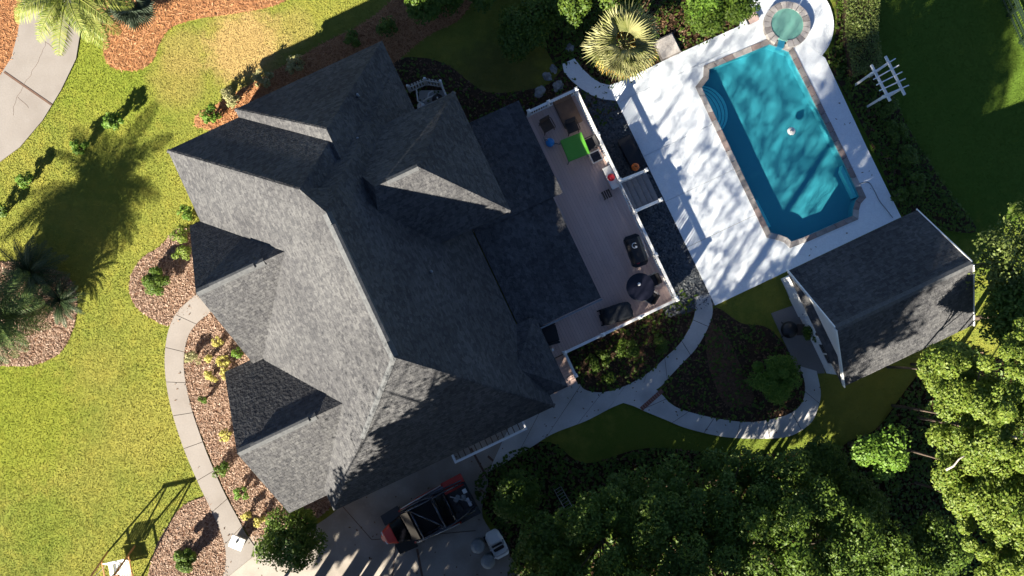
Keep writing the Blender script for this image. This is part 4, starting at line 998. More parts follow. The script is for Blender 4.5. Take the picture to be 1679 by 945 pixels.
for px, py, zc, r, m, lb in ((1150, -14, 3.0, .7, 'leaf_bright', 'bright leafy tree cut by the top edge above the palm'), (1204, 8, 1.6, .6, 'leaf_mid', 'green tree top left of the spa deck'), (1158, 24, 1.5, .6, 'leaf_mid', 'green tree below the bright top edge tree'), (735, -14, 1.5, .7, 'leaf_mid', 'green tree cut by the top edge above the shaded lawn'), (700, 2, 1.3, .7, 'leaf_mid', 'dark green shrub tree by the orange straw'), (800, -24, 1.4, .9, 'leaf_dark', 'leafy tree at the top edge beyond the shaded lawn'),
                             (868, 30, 1.1, 1.0, 'leaf_mid', 'grey green tree above the pale rocks'), (846, 62, .9, .7, 'leaf_dark', 'grey green bush on the shaded lawn edge'), (935, 0, 1.4, 1.1, 'leaf_dark', 'dark tree left of the fan palm'), (1010, -22, 2.2, 1.1, 'leaf_dark', 'dark tree behind the fan palm')):
    tree('garden_tree', lb, px, py, zc, r, m, 22, 5200, .5, .15)
hpoly = pws([(1386, -40), (1440, -40), (1440, 60), (1446, 108), (1398, 128), (1385, 60)], .9)
hedge('clipped_hedge', 'broad clipped hedge beside the spa deck', hpoly, 1.0, 'leaf_hedge', 600)
for px, py, r, lb in ((1450, 175, .65, 'dark shrub below the white arbour'), (1468, 215, .6, 'second dark shrub down the border below the arbour'), (1488, 255, .6, 'dark shrub midway along the pool border'), (1500, 300, .55, 'shrub with pale flowers by the pool border'), (1475, 320, .4, 'low shrub at the corner of the pool deck')):
    shrub('border_shrub', lb, px, py, r, 'leaf_dark', .9, 'dark shrubs along the pool border')
for k, (px, py) in enumerate(((898, 125), (908, 112), (915, 140), (885, 150), (935, 78))):
    x, y = pw(px, py, .2); m = bmesh.new(); bmesh.ops.create_icosphere(m, subdivisions=2, radius=random.uniform(.14, .30))
    for v_ in m.verts: v_.co += Vector([random.uniform(-.05, .05) for _ in range(3)]); v_.co.x *= 1.3; v_.co.z *= .4
    me = bpy.data.meshes.new('rock'); m.to_mesh(me); m.free(); me.materials.append(M['rock'])
    o = bpy.data.objects.new('rock', me); COL.objects.link(o); o.location = (x, y, .1); o.rotation_euler = (0, 0, random.uniform(0, 6))
    tag(o, ('pale boulder just above the leftmost boulder by the deck corner', 'pale boulder nearest the tip of the curved white path', 'pale boulder nearest the corner post of the deck railing', 'leftmost pale boulder, nearest the house eave', 'small pale boulder closest to the fan palm')[k], 'rock', 'pale boulders by the deck corner')
# bare pale branches among the sunlit trees
for pts, z, lb in (([(1551, 771), (1561, 764), (1568, 752), (1575, 746)], 8.9, 'bare pale branch poking out of the sunlit tree'), ([(1654, 713), (1668, 719), (1690, 716)], 9.2, 'bare pale branch at the right edge')):
    q = [(*pw(a, b, z), z + .1 * i) for i, (a, b) in enumerate(pts)]
    tag(MB().tube(q, [.045, .04, .03, .02][:len(q)], 6).build('bare_branch', M['twig'], None, 'W', smooth=True), lb, 'branch')
# tall pines standing outside the picture towards the sun; they shade the garden
def pine(x, y, h, r, nl, rc=1.1, lf=.30, ncl=34):
    t = thing('tall_pine', (x, y, 0), 0, 'tall pine standing below the picture whose shadow falls over the garden', 'pine tree', 'tall pines south of the house')
    P, Nn, cl = crown_pts((0, 0, h * .70), (r, r, h * (.16 if ncl < 100 else .30)), ncl, nl, rc, .4)
    np_mesh('crown', leaf_quads(P, Nn, lf, .7), 4, M['needle'], t)
    m = MB(); m.tube([(0, 0, -.2), (.1, .1, h * .4), (0, 0, h * .95)], [.28, .2, .06] if ncl < 100 else [.09, .035, .01], 6)
    for q in cl[:12 if ncl < 100 else 2]:
        z0 = q[2] - .5; m.tube([(0, 0, z0), tuple(q)], [.07, .02], 5)
    m.build('trunk', M['bark'], t, 'O', smooth=True)
PXS = Vector((0.838, -0.546)); DS = TO_SUN.normalized()         # across / towards the sun (world)
def cs(c, s): return PXS * c + DS * s
COT = 1 / math.tan(SUN_EL)
# each pine stands where its crown comes between the sun and a spot that lies in shade in the photograph
def proj(x, y, z):
    c, q = math.cos(TILT), math.sin(TILT); dy, dz = y, z - CAM_H
    yc = dy * c + dz * q; zc = -dy * q + dz * c
    return (839.5 + FPX * x / -zc, 472.5 - FPX * yc / -zc)
THICK = ((590, 850, 1, 13), (655, 790, 3.5, 13), (755, 700, 5, 14), (800, 660, 5, 14), (860, 640, 4, 13), (760, 900, 0, 11), (820, 760, 0, 11),
         (900, 680, 0, 12), (960, 740, 0, 12), (1480, 840, 0, 11), (1420, 800, 0, 11), (1560, 900, 0, 11), (1500, 240, 0, 20), (1550, 90, 0, 21), (1520, 180, 0, 20), (1500, 20, 0, 21))
MID = ((980, 860, 4, 12), (1050, 800, 3, 12), (1120, 880, 5, 12), (1150, 850, 5, 12))
THIN = [(1120, 700, 0, 12), (1020, 600, 0, 13), (1150, 560, 0, 13), (1210, 620, 0, 13)]
STAND = [l2w(8.6 + 1.9 * a + random.uniform(-.8, .8), -3.2 + 1.9 * b_ + random.uniform(-.8, .8)) for a in range(6) for b_ in range(7)]
for x, y in STAND:                      # sparse unseen pines, trunks slimmed and leaves thinned to filter sun onto the terrace
    h = random.uniform(20, 22)
    while True:
        q = Vector((x, y)) + DS * h * .71 * COT
        if proj(q.x, q.y, h * .71)[1] - 4.8 * 60 > 985 and proj(q.x, q.y, 0)[1] > 985: break
        h += .7
    pine(q.x, q.y, h, 3.2, 1300, 1.7, .115, 420)

for lst, nl in ((THICK, 6500), (MID, 5200), (THIN, 900)):
    for px, py, z, h in lst:
        while True:
            x, y = pw(px, py, z); q = Vector((x, y)) + DS * (h * .72 - z) * COT
            r = random.uniform(2.0, 2.5)
            if proj(q.x, q.y, h * .72)[1] - (r + 1.2) * 50 > 975 and proj(q.x, q.y, 0)[1] > 985: break
            h += .6
        pine(q.x + random.uniform(-.3, .3), q.y + random.uniform(-.3, .3), h, r, nl, *((1.1, .30) if nl > 6000 else (1.0, .20) if nl > 5000 else (1.3, .12, 320)))

# ================================================================== ARBOUR, FENCES, SMALL STRUCTURES
ax = Vector(pw(1404, 139, 0)); bx_ = Vector(pw(1422, 175, 0))
ab = thing('garden_arbour', (*pw(1432, 140, 0), 0), 0, 'white garden arbour with slatted top beside the clipped hedge', 'arbour')
T1, T2 = Vector(pw(1433, 118, 2.3)), Vector(pw(1453, 156, 2.3)); T3, T4 = Vector(pw(1456, 104, 2.3)), Vector(pw(1477, 146, 2.3))
HZ = 2.3
for p in (T1, T2, T3, T4): MB().box((p.x, p.y, HZ / 2), (.10, .10, HZ), TH).build('post', M['white'], ab, 'W', bevel=.01)
for p, q in ((T1, T2), (T3, T4)):
    d = (q - p).normalized()
    MB().beam((*(p - d * .32), HZ + .07), (*(q + d * .32), HZ + .07), .09, .14).build('beam', M['white'], ab, 'W', bevel=.01)
for k in range(5):
    a = T1.lerp(T2, k / 4); c = T3.lerp(T4, k / 4); d = (c - a).normalized()
    MB().beam((*(a - d * .25), HZ + .17), (*(c + d * .3), HZ + .17), .05, .07).build('slat', M['white'], ab, 'W')
for p, q in ((T1, T3), (T2, T4)):
    MB().beam((*p, HZ - .25), (*q, HZ - .25), .05, .06).build('side_rail', M['white'], ab, 'W')
    for z in (.5, 1.0, 1.5): MB().beam((*p, z), (*q, z), .03, .04).build('side_rail', M['white'], ab, 'W')
# dark metal fence top right
fa, fb = Vector(pw(1612, -60, 0)), Vector(pw(1725, 190, 0))
fn = thing('metal_fence', (*((fa + fb) / 2), 0), 0, 'dark green metal fence crossing the top right corner of the lawn', 'fence')
L = (fb - fa).length; nn = int(L / 1.35); dirf = (fb - fa).normalized()
for k in range(nn + 1):
    p = fa + dirf * (k * 1.35); MB().box((p.x, p.y, .62), (.09, .09, 1.24)).build('post', M['greenmetal'], fn, 'W')
for z in (.25, .62, 1.0, 1.18):
    MB().beam((*fa, z), (*fb, z), .05, .07).build('rail', M['greenmetal'], fn, 'W')
m = MB()
for k in range(int(L / .13)): p = fa + dirf * (k * .13); m.box((p.x, p.y, .6), (.02, .02, 1.15))
m.build('bars', M['greenmetal'], fn, 'W', kind='stuff')
f2a, f2b = fa + Vector((.75, .3)), fb + Vector((.75, .3))  # extra rails added where shading draws a second line beside the fence
f2 = thing('metal_fence', (*((f2a + f2b) / 2), 0), 0, 'second line of dark rails in place of the shading beside the first fence', 'fence')
for k in range(nn + 1):
    p = f2a + dirf * (k * 1.35); MB().box((p.x, p.y, .45), (.07, .07, .9)).build('post', M['greenmetal'], f2, 'W')
for z in (.4, .85): MB().beam((*f2a, z), (*f2b, z), .05, .06).build('rail', M['greenmetal'], f2, 'W')

# white picket screen round the pool equipment
A_, B_, C_ = [Vector(pw(a, b, 1.2)) for a, b in ((668, 141), (722, 133), (738, 168))]
mid = Vector(pw(696, 129, 1.2))
pf = thing('picket_fence', (*((A_ + C_) / 2), 0), 0, 'white picket screen fence around the pool pump', 'picket fence')
for p, q in ((A_, mid), (mid, B_), (B_, C_)):
    L = (q - p).length; n = max(2, int(L / .125)); ang = math.atan2((q - p).y, (q - p).x)
    for k in range(n):
        c = p + (q - p) * ((k + .5) / n)
        hh = 1.22
        me = MB(); me.box((c.x, c.y, hh / 2), (.085, .022, hh), ang)
        u = Vector((math.cos(ang), math.sin(ang)))
        me.add([(*(c - u * .042), hh), (*(c + u * .042), hh), (*c, hh + .06)], [(0, 1, 2)])
        me.build('picket', M['white'], pf, 'W')
    nrm = Vector((-(q - p).y, (q - p).x)).normalized() * -.035
    for z in (.3, 1.0): MB().beam((*(p + nrm), z), (*(q + nrm), z), .03, .08).build('rail', M['white'], pf, 'W')
for p in (A_, mid, B_, C_): MB().box((p.x, p.y, .64), (.10, .10, 1.28)).build('post', M['white'], pf, 'W', bevel=.01)
pp = thing('pool_pump', (*pw(706, 168, .3), 0), 0, 'black pool pump with white pipes inside the picket screen', 'pump')
MB().box((.05, .1, .06), (1.2, 1.0, .12)).build('pad', M['concrete_dark'], pp, 'O', bevel=.01)
MB().lathe((.35, .05, .12), [(.24, 0), (.26, .1), (.26, .55), (.2, .68), (.05, .72)], 18).build('filter_tank', M['black'], pp, 'O', smooth=True)
MB().lathe((-.42, -.22, .12), [(.16, 0), (.17, .25), (.19, .26), (.19, .31), (.10, .34), (.02, .34)], 18).build('strainer_pot', M['white'], pp, 'O', smooth=True)
MB().tube([(-.2, -.22, .3), (.2, -.25, .3)], .13, 14).build('motor', M['black'], pp, 'O', smooth=True)
for q in ([(-.62, .5, .1), (-.62, .5, .62), (-.55, -.02, .62), (-.42, -.12, .62), (-.42, -.22, .42)], [(-.3, -.02, .55), (-.1, .12, .62), (.3, .28, .66), (.36, .05, .86)], [(-.12, .1, .62), (-.05, .35, .62), (.12, .45, .62)], [(.36, .0, .8), (.5, -.15, .7), (.55, -.2, .1)]):
    MB().tube(q, .035, 8).build('pipe', M['white'], pp, 'O', smooth=True)

# pedestal box, swing set, ladder, stone pad
x, y = pw(389, 890, .55)
pb = thing('pedestal_box', (x, y, 0), 0, 'white square pedestal box at the end of the front path', 'pedestal')
ra = math.radians(-22)
MB().box((0, 0, .28), (.46, .40, .56), ra).build('pillar', M['grey'], pb, 'O', bevel=.01)
MB().box((0, 0, .60), (.62, .56, .08), ra).build('cap', M['white'], pb, 'O', bevel=.015)
MB().lathe((0, .05, .64), [(.05, 0), (.06, .05), (.02, .12), (0.005, .13)], 12).build('finial', M['grey'], pb, 'O', smooth=True)
gx, gy = pw(186, 938, 1.2)
sw = thing('swing_frame', (gx, gy, 0), 0, 'timber garden swing with a slatted white canopy at the bottom edge of the lawn', 'swing')
sa = math.radians(12); U = Vector((math.cos(sa), math.sin(sa))); Vv = Vector((-math.sin(sa), math.cos(sa)))
def sp(u, v, z): p = U * u + Vv * v; return (p.x, p.y, z)
for u in (-.62, .62):
    for v in (-.75, .75): MB().beam(sp(u, v, -.02), sp(u * .92, v * .08, 2.45), .06, .06).build('leg', M['cedar'], sw, 'O')
    MB().beam(sp(u * .97, -.5, .8), sp(u * .97, .5, .8), .05, .07).build('cross_bar', M['cedar'], sw, 'O')
MB().beam(sp(-.75, 0, 2.45), sp(.75, 0, 2.45), .09, .11).build('top_beam', M['cedar'], sw, 'O')
for k in range(9): MB().beam(sp(-.45 + k * .112, -.42, .52), sp(-.45 + k * .112, .22, .48), .08, .025).build('seat_slat', M['white'], sw, 'O')
for k in range(9): MB().beam(sp(-.45 + k * .112, .24, .52), sp(-.45 + k * .112, .42, 1.05), .08, .025).build('back_slat', M['white'], sw, 'O')
for v in (-.42, .22): MB().beam(sp(-.52, v, .46), sp(.52, v, .46), .05, .05).build('seat_rail', M['cedar'], sw, 'O')
for u in (-.5, .5):
    for v in (-.4, .3): MB().tube([sp(u, v, .5), sp(u, 0, 2.42)], .012, 5).build('chain', M['steel'], sw, 'O')
lx0, lx1 = Vector(pw(918, 808, 1.6)), Vector(pw(952, 868, 2.6))
ld = thing('ladder', (*((lx0 + lx1) / 2), 0), 0, 'slim white ladder leaning among the grove trees', 'ladder')
nrm = Vector((-(lx1 - lx0).y, (lx1 - lx0).x)).normalized() * .17
z1_ = 2.8
base, p1 = Vector(pw(912, 797, 0)), Vector(pw(954, 872, z1_))
nrm = Vector((-(p1 - base).y, (p1 - base).x)).normalized() * .17
for s in (-1, 1): MB().beam((*(base + nrm * s), 0.0), (*(p1 + nrm * s), z1_), .03, .04).build('rail', M['steel'], ld, 'W')
for k in range(1, 16):
    t = k / 16; c = base.lerp(p1, t); z = z1_ * t
    MB().beam((*(c - nrm), z), (*(c + nrm), z), .02, .02).build('rung', M['steel'], ld, 'W')
x, y = pw(1094, 77, .2)
pd_ = thing('stone_pad', (x, y, 0), TH, 'pale square stone pad beside the fan palm', 'stone slab')
MB().box((0, 0, .12), (1.0, 1.0, .24)).build('slab', M['concrete'], pd_, 'O', bevel=.02)
MB().box((0, 0, .26), (.9, .9, .05)).build('cap', M['coping_c'], pd_, 'O', bevel=.02)

# ================================================================== DECK FURNITURE
def at(name, px, py, z, label, cat, rot=TH, zb=None, group=None):
    x, y = pw(px, py, z); return thing(name, (x, y, DECK_Z if zb is None else zb), rot, label, cat, group)
t = at('patio_table', 943, 241, DECK_Z + .74, 'square green topped table near the blue ball', 'table', math.radians(22))
MB().box((0, 0, .72), (1.02, 1.02, .045)).build('tabletop', M['green'], t, 'O', bevel=.015)
for s in (-1, 1):
    MB().box((0, s * .50, .66), (1.0, .02, .09)).build('apron', M['green'], t, 'O'); MB().box((s * .50, 0, .66), (.02, .98, .09)).build('apron', M['green'], t, 'O')
    for q in (-1, 1): MB().beam((s * .44, q * .44, .69), (s * .50, q * .50, 0), .05, .05).build('leg', M['leaf_yellow'] if False else M['grey'], t, 'O')
def chair(px, py, rot, label, seatm='cushion', framem='black', group='chairs on the deck', zb=None):
    t = at('patio_chair', px, py, DECK_Z + .45, label, 'chair', rot, zb, group)
    MB().box((0, 0, .43), (.50, .50, .06)).build('seat', M[seatm], t, 'O', bevel=.02)
    MB().box((-.25, 0, .70), (.05, .48, .48), 0, Matrix.Rotation(-.15, 3, 'Y')).build('backrest', M[seatm], t, 'O', bevel=.015)
    for s in (-1, 1):
        for q in (-1, 1): MB().beam((q * .22, s * .23, .42), (q * .25, s * .25, 0), .035, .035).build('leg', M[framem], t, 'O')
        MB().tube([(-.27, s * .27, .5), (-.2, s * .28, .64), (.22, s * .28, .64), (.25, s * .27, .42)], .02, 7).build('armrest', M[framem], t, 'O', smooth=True)
    return t
chair(938, 208, math.radians(-68), 'black chair tucked behind the green table, nearer the tan lounger')
chair(968, 236, math.radians(205), 'black chair between the green table and the railing')
chair(897, 206, math.radians(-60), 'dark brown chair shape in place of a chair shadow beside the house eave', 'darkwood', 'darkwood')  # chair added where a dark chair shadow lies
t = at('side_table', 977, 257, DECK_Z + .45, 'small square side table with silver rim and black glass top', 'side table')
MB().box((0, 0, .44), (.42, .42, .03)).build('tabletop', M['screen'], t, 'O', bevel=.005)
for s in (-1, 1):
    MB().box((s * .23, 0, .45), (.05, .51, .05)).build('rim', M['steel'], t, 'O'); MB().box((0, s * .23, .451), (.41, .05, .05)).build('rim', M['steel'], t, 'O')
    for q in (-1, 1): MB().box((s * .21, q * .21, .21), (.03, .03, .43)).build('leg', M['steel'], t, 'O')
t = at('sun_lounger', 931, 183, DECK_Z + .35, 'tan fabric lounger in the north corner of the deck', 'lounger')
MB().box((0, .0, .30), (.85, 1.35, .10)).build('cushion', M['tan'], t, 'O', bevel=.03)
MB().box((0, .62, .52), (.85, .10, .55), 0, Matrix.Rotation(-.45, 3, 'X')).build('backrest', M['tan'], t, 'O', bevel=.03)
for s in (-1, 1):
    for q in (-.55, .5): MB().box((s * .36, q, .13), (.05, .05, .26)).build('leg', M['darkwood'], t, 'O')
    MB().box((s * .42, 0, .24), (.04, 1.3, .05)).build('frame_rail', M['darkwood'], t, 'O')
def ball(name, px, py, z, r, mat, label, cat, zb):
    x, y = pw(px, py, z); bm = bmesh.new(); bmesh.ops.create_uvsphere(bm, u_segments=20, v_segments=14, radius=r)
    me = bpy.data.meshes.new(name); bm.to_mesh(me); bm.free(); me.materials.append(M[mat])
    for p in me.polygons: p.use_smooth = True
    o = bpy.data.objects.new(name, me); COL.objects.link(o); o.location = (x, y, zb + r); tag(o, label, cat); return o
t = at('watering_can', 902, 233, DECK_Z + .3, 'round bright blue watering can with a pale spout', 'watering can', math.radians(-15))
MB().lathe((0, 0, 0), [(.15, 0), (.19, .06), (.20, .20), (.14, .30), (.04, .32)], 18).build('body', M['blue'], t, 'O', smooth=True)
MB().tube([(.14, 0, .1), (.30, .02, .22), (.48, .0, .34)], [.035, .025, .022], 8).build('spout', M['grey'], t, 'O', smooth=True)
MB().tube([(-.15, 0, .1), (-.30, .06, .22), (-.34, .10, .33), (-.12, .03, .33)], .018, 8).build('handle', M['grey'], t, 'O', smooth=True)
t = at('storage_bench', 1002, 291, DECK_Z + .45, 'narrow pale grey bench against the railing under the red ball', 'bench')
MB().box((0, 0, .40), (.36, 1.05, .06)).build('seat', M['steel'] if False else M['white'], t, 'O', bevel=.015)
for s in (-1, 1): MB().box((0, s * .45, .18), (.32, .06, .37)).build('leg', M['grey'], t, 'O')
ball('ball', 1002, 291, DECK_Z + .58, .17, 'redplastic', 'shiny red ball resting on the pale bench', 'ball', DECK_Z + .43)
t = at('stool', 995, 319, DECK_Z + .3, 'small dark slatted stool near the head of the stairs', 'stool')
for k in range(4): MB().box((-.15 + k * .10, 0, .33), (.07, .38, .025)).build('slat', M['darkwood'], t, 'O')
for s in (-1, 1):
    for q in (-1, 1): MB().box((s * .15, q * .15, .16), (.035, .035, .32)).build('leg', M['darkwood'], t, 'O')
t = at('gas_grill', 1043, 411, DECK_Z + .9, 'long black gas grill with clipped corners beside the railing', 'grill', math.radians(25.3 + 90 - 6))
MB().prism([(-.72, -.24), (-.60, -.36), (.60, -.36), (.72, -.24), (.72, .24), (.60, .36), (-.60, .36), (-.72, .24)], .62, .86).build('firebox', M['black'], t, 'O', bevel=.01)
lid = MB()
pr = [(-.36, 0), (-.34, .10), (-.22, .20), (0, .24), (.22, .20), (.34, .10), (.36, 0)]
vs = [(x_, y_, .87 + z_) for x_ in (-.55, .55) for y_, z_ in pr]; n = len(pr)
lid.add(vs, [(k, k + 1, k + 1 + n, k + n) for k in range(n - 1)] + [tuple(range(n))[::-1], tuple(range(n, 2 * n))])
lid = lid.build('lid', M['black'], t, 'O')
MB().tube([(.22 + .11 * math.cos(a), .02 + .11 * math.sin(a), 1.115) for a in [k * PI / 9 for k in range(-3, 13)]], .016, 6).build('badge_ring', M['white'], lid, 'O', root=t)
MB().box((.14, -.02, 1.115), (.10, .06, .02), .3).build('badge', M['white'], lid, 'O', root=t)
MB().lathe((-.50, .10, .96), [(.10, 0), (.10, .02), (.03, .03)], 14).build('knob', M['redplastic'], t, 'O')
MB().tube([(-.5, -.40, .95), (.5, -.40, .95)], .018, 8).build('handle', M['steel'], t, 'O', smooth=True)
for s in (-1, 1):
    for q in (-1, 1): MB().box((s * .52, q * .26, .31), (.05, .05, .62)).build('leg', M['black'], t, 'O')
t = at('round_table', 1050, 471, DECK_Z + .74, 'round dark patio table with a white cap at its middle', 'table')
MB().lathe((0, 0, .70), [(.02, 0), (.60, 0), (.62, .02), (.62, .045), (.60, .055), (.02, .055)], 40).build('tabletop', M['navy'], t, 'O')
MB().lathe((0, .14, .755), [(.075, 0), (.075, .05), (.05, .08), (.01, .085)], 16).build('umbrella_cap', M['white'], t, 'O', smooth=True)
MB().lathe((0, 0, 0), [(.28, 0), (.28, .04), (.05, .07), (.045, .70)], 18).build('pedestal', M['black'], t, 'O')
chair(1070, 461, math.radians(205), 'black chair at the upper right of the round table', 'black', 'grey', 'chairs at the round table')
chair(1066, 487, math.radians(150), 'black chair at the lower right of the round table', 'black', 'grey', 'chairs at the round table')
def covered(px, py, sx, sy, h, label, rot, name='covered_barbecue'):
    x, y = pw(px, py, DECK_Z + h); t = thing(name, (x, y, DECK_Z), rot, label, 'barbecue')
    bm = bmesh.new(); bmesh.ops.create_cube(bm, size=1); bmesh.ops.subdivide_edges(bm, edges=bm.edges, cuts=5, use_grid_fill=True)
    for v_ in bm.verts:
        c = v_.co; k = (c.z + .5); c.x *= sx * (1.08 - .12 * k); c.y *= sy * (1.08 - .14 * k)
        c.z = k * h * (1 - .10 * (abs(c.x) / sx * 2) ** 2 * k); c.x += random.uniform(-.025, .025); c.y += random.uniform(-.025, .025); c.z += random.uniform(-.012, .012) if k > 0 else 0
        rr = max(abs(c.x) / sx, abs(c.y) / sy)
        if abs(c.x) / sx > .38 and abs(c.y) / sy > .38: c.x *= .93; c.y *= .93
    me = bpy.data.meshes.new('cover'); bm.to_mesh(me); bm.free(); me.materials.append(M['cover'])
    for p in me.polygons: p.use_smooth = True
    o = bpy.data.objects.new('cover', me); COL.objects.link(o); o.parent = t
    MB().tube([(-sx * .55, -sy * .2, .05), (-sx * .55, sy * .2, .05)], .04, 8).build('wheel_axle', M['black'], t, 'O')
    for s in (-1, 1): MB().tube([(-sx * .54, s * sy * .42, .09), (-sx * .54, s * sy * .50, .09)], .09, 12).build('wheel', M['tyre'], t, 'O')
covered(1014, 514, 1.30, .72, 1.05, 'barbecue under a slate grey fabric cover by the south railing', math.radians(16))
t = at('patio_chair', 901, 549, DECK_Z + .5, 'black lounge chair half hidden by the house eave', 'chair', math.radians(15), None, 'chairs on the deck')
MB().box((0, 0, .34), (.75, .80, .14)).build('seat', M['black'], t, 'O', bevel=.05)
MB().box((-.36, 0, .62), (.12, .80, .55), 0, Matrix.Rotation(-.2, 3, 'Y')).build('backrest', M['black'], t, 'O', bevel=.04)
for s in (-1, 1): MB().box((0, s * .42, .45), (.75, .10, .36)).build('armrest', M['black'], t, 'O', bevel=.03)
# below the deck: black storage box and the orange pumpkin beside it
x, y = pw(1035, 250, .6)
t = thing('storage_box', (x, y, 0.03), TH + math.radians(2), 'long black storage box on the slate bed beside the pool deck', 'box')
MB().box((0, 0, .27), (.56, 1.45, .54)).build('bin', M['black'], t, 'O', bevel=.02)
MB().box((0, 0, .57), (.62, 1.52, .06)).build('lid', M['black'], t, 'O', bevel=.02)
x, y = pw(1042, 274, .8)
t = thing('pumpkin', (x, y, .63), 0, 'small orange pumpkin at the end of the black storage box', 'pumpkin')
vs = []; fs = []; nu, nv = 32, 12
for j in range(nv + 1):
    for i in range(nu):
        a = 2 * PI * i / nu; b_ = PI * j / nv; r = .175 * (1 + .07 * abs(math.cos(a * 5))) * (1 - .15 * math.exp(-((b_) / .3) ** 2))
        vs.append((r * math.sin(b_) * math.cos(a), r * math.sin(b_) * math.sin(a), .14 + .14 * math.cos(b_) * (1 - .25 * math.exp(-(b_ / .35) ** 2))))
for j in range(nv):
    for i in range(nu): fs.append((j * nu + i, (j + 1) * nu + i, (j + 1) * nu + (i + 1) % nu, j * nu + (i + 1) % nu))
MB().add(vs, fs).build('rind', M['orange'], t, 'O', smooth=True)
MB().tube([(0, 0, .23), (.01, .0, .29), (.03, .01, .33)], [.025, .018, .02], 6).build('stalk', M['bark'], t, 'O')
# dark kettle by the pool house
x, y = pw(1295, 541, .7)
t = thing('kettle_smoker', (x, y, .07), 0, 'squat black smoker on the pool house patio', 'smoker')
MB().lathe((0, 0, .25), [(.05, 0), (.30, .08), (.38, .28), (.38, .34), (.30, .52), (.08, .60), (.01, .6)], 20).build('bowl', M['black'], t, 'O', smooth=True)
for k in range(3): a = k * 2.09; MB().beam((.2 * math.cos(a), .2 * math.sin(a), .35), (.4 * math.cos(a), .4 * math.sin(a), 0), .04, .04).build('leg', M['black'], t, 'O')
MB().box((.52, 0, .55), (.34, .5, .03)).build('shelf', M['darkwood'], t, 'O')

# ================================================================== OFF-ROAD BUGGY
f0, r0 = Vector(pw(632, 880, .5)), Vector(pw(778, 803, .5)); hd = (f0 - r0).normalized()
ctr = (f0 + r0) / 2
bug = thing('off_road_buggy', (ctr.x, ctr.y, .05), math.atan2(hd.y, hd.x), 'red and black open off-road buggy with a tubular roll cage parked by the garage', 'buggy')
def loft(secs):
    m = MB(); vs = []; n = len(secs[0][1])
    for x_, ring in secs: vs += [(x_, y_, z_) for y_, z_ in ring]
    fs = []
    for i in range(len(secs) - 1):
        for k in range(n): a = i * n + k; b_ = i * n + (k + 1) % n; fs.append((a, b_, b_ + n, a + n))
    fs.append(tuple(range(n))[::-1]); fs.append(tuple(range((len(secs) - 1) * n, len(secs) * n)))
    return m.add(vs, fs)
def ring(w, zb, zt, ch=.08): return [(-w, zb), (w, zb), (w, zt - ch), (w - ch, zt), (-w + ch, zt), (-w, zt - ch)]
loft([(2.14, ring(.10, .42, .62, .05)), (1.95, ring(.30, .38, .78, .06)), (1.56, ring(.44, .36, .92))]).build('nose', M['red'], bug, 'O', bevel=.02)
loft([(1.555, ring(.45, .36, .93)), (1.30, ring(.50, .36, .99)), (1.02, ring(.58, .34, 1.06))]).build('hood', M['screen'], bug, 'O', bevel=.02)
MB().box((-.1, 0, .42), (2.3, 1.20, .16)).build('floor_pan', M['black'], bug, 'O', bevel=.01)
for s in (-1, 1):
    loft([(1.0, [(s * a, z) for a, z in ((.56, .4), (.66, .4), (.72, .8), (.58, .92))]), (.1, [(s * a, z) for a, z in ((.60, .4), (.74, .4), (.80, .72), (.62, .78))]), (-1.0, [(s * a, z) for a, z in ((.60, .4), (.74, .4), (.84, .95), (.62, 1.0))])]).build('side_panel', M['gloss_black'], bug, 'O')
    MB().tube([(1.0, s * .70, .90), (.1, s * .81, .74), (-1.0, s * .85, .97)], .045, 8).build('trim_strip', M['red'], bug, 'O', smooth=True)
    loft([(-.95, [(s * a, z) for a, z in ((.40, .82), (.88, .74), (.92, .90), (.42, 1.02))]), (-1.85, [(s * a, z) for a, z in ((.40, .82), (.88, .72), (.92, .86), (.42, .98))])]).build('rear_fender', M['red'] if s < 0 else M['gloss_black'], bug, 'O', bevel=.02)
    loft([(1.75, [(s * a, z) for a, z in ((.42, .70), (.86, .66), (.88, .74), (.44, .80))]), (.95, [(s * a, z) for a, z in ((.50, .78), (.92, .74), (.94, .82), (.52, .90))])]).build('front_fender', M['black'], bug, 'O', bevel=.015)
    st_ = MB().box((-.12, s * .32, .62), (.50, .46, .14)).build('seat', M['cushion'], bug, 'O', bevel=.05)
    MB().box((-.40, s * .32, .92), (.14, .44, .62), 0, Matrix.Rotation(-.2, 3, 'Y')).build('seat_back', M['cushion'], bug, 'O', bevel=.05)
    MB().box((2.0, s * .20, .70), (.06, .16, .07)).build('headlight', M['white'], bug, 'O', bevel=.01)
    for x_, r_, w_ in ((1.35, .33, .26), (-1.35, .35, .32)):
        tb = MB(); y0_ = s * (.80 - w_ / 2 + .02)
        prof = [(-w_ / 2, r_ * .62), (-w_ / 2, r_ * .9), (-w_ * .32, r_), (w_ * .32, r_), (w_ / 2, r_ * .9), (w_ / 2, r_ * .62)]
        vs = []; nn_ = 24
        for yy, rr in prof: vs += [(x_ + rr * math.cos(2 * PI * k / nn_), y0_ + yy, r_ + rr * math.sin(2 * PI * k / nn_)) for k in range(nn_)]
        fs = [(i * nn_ + k, i * nn_ + (k + 1) % nn_, (i + 1) * nn_ + (k + 1) % nn_, (i + 1) * nn_ + k) for i in range(5) for k in range(nn_)]
        w__ = tb.add(vs, fs).build('wheel', M['tyre'], bug, 'O')
        MB().tube([(x_, y0_ - w_ * .36, r_), (x_, y0_ + w_ * .36, r_)], r_ * .6, 16).build('rim', M['steel'], w__, 'O', root=bug)
        MB().beam((x_, s * .45, .5), (x_, y0_, r_), .06, .05).build('suspension_arm', M['black'], bug, 'O')
bug.scale = (1.12, 1.08, 1.08)
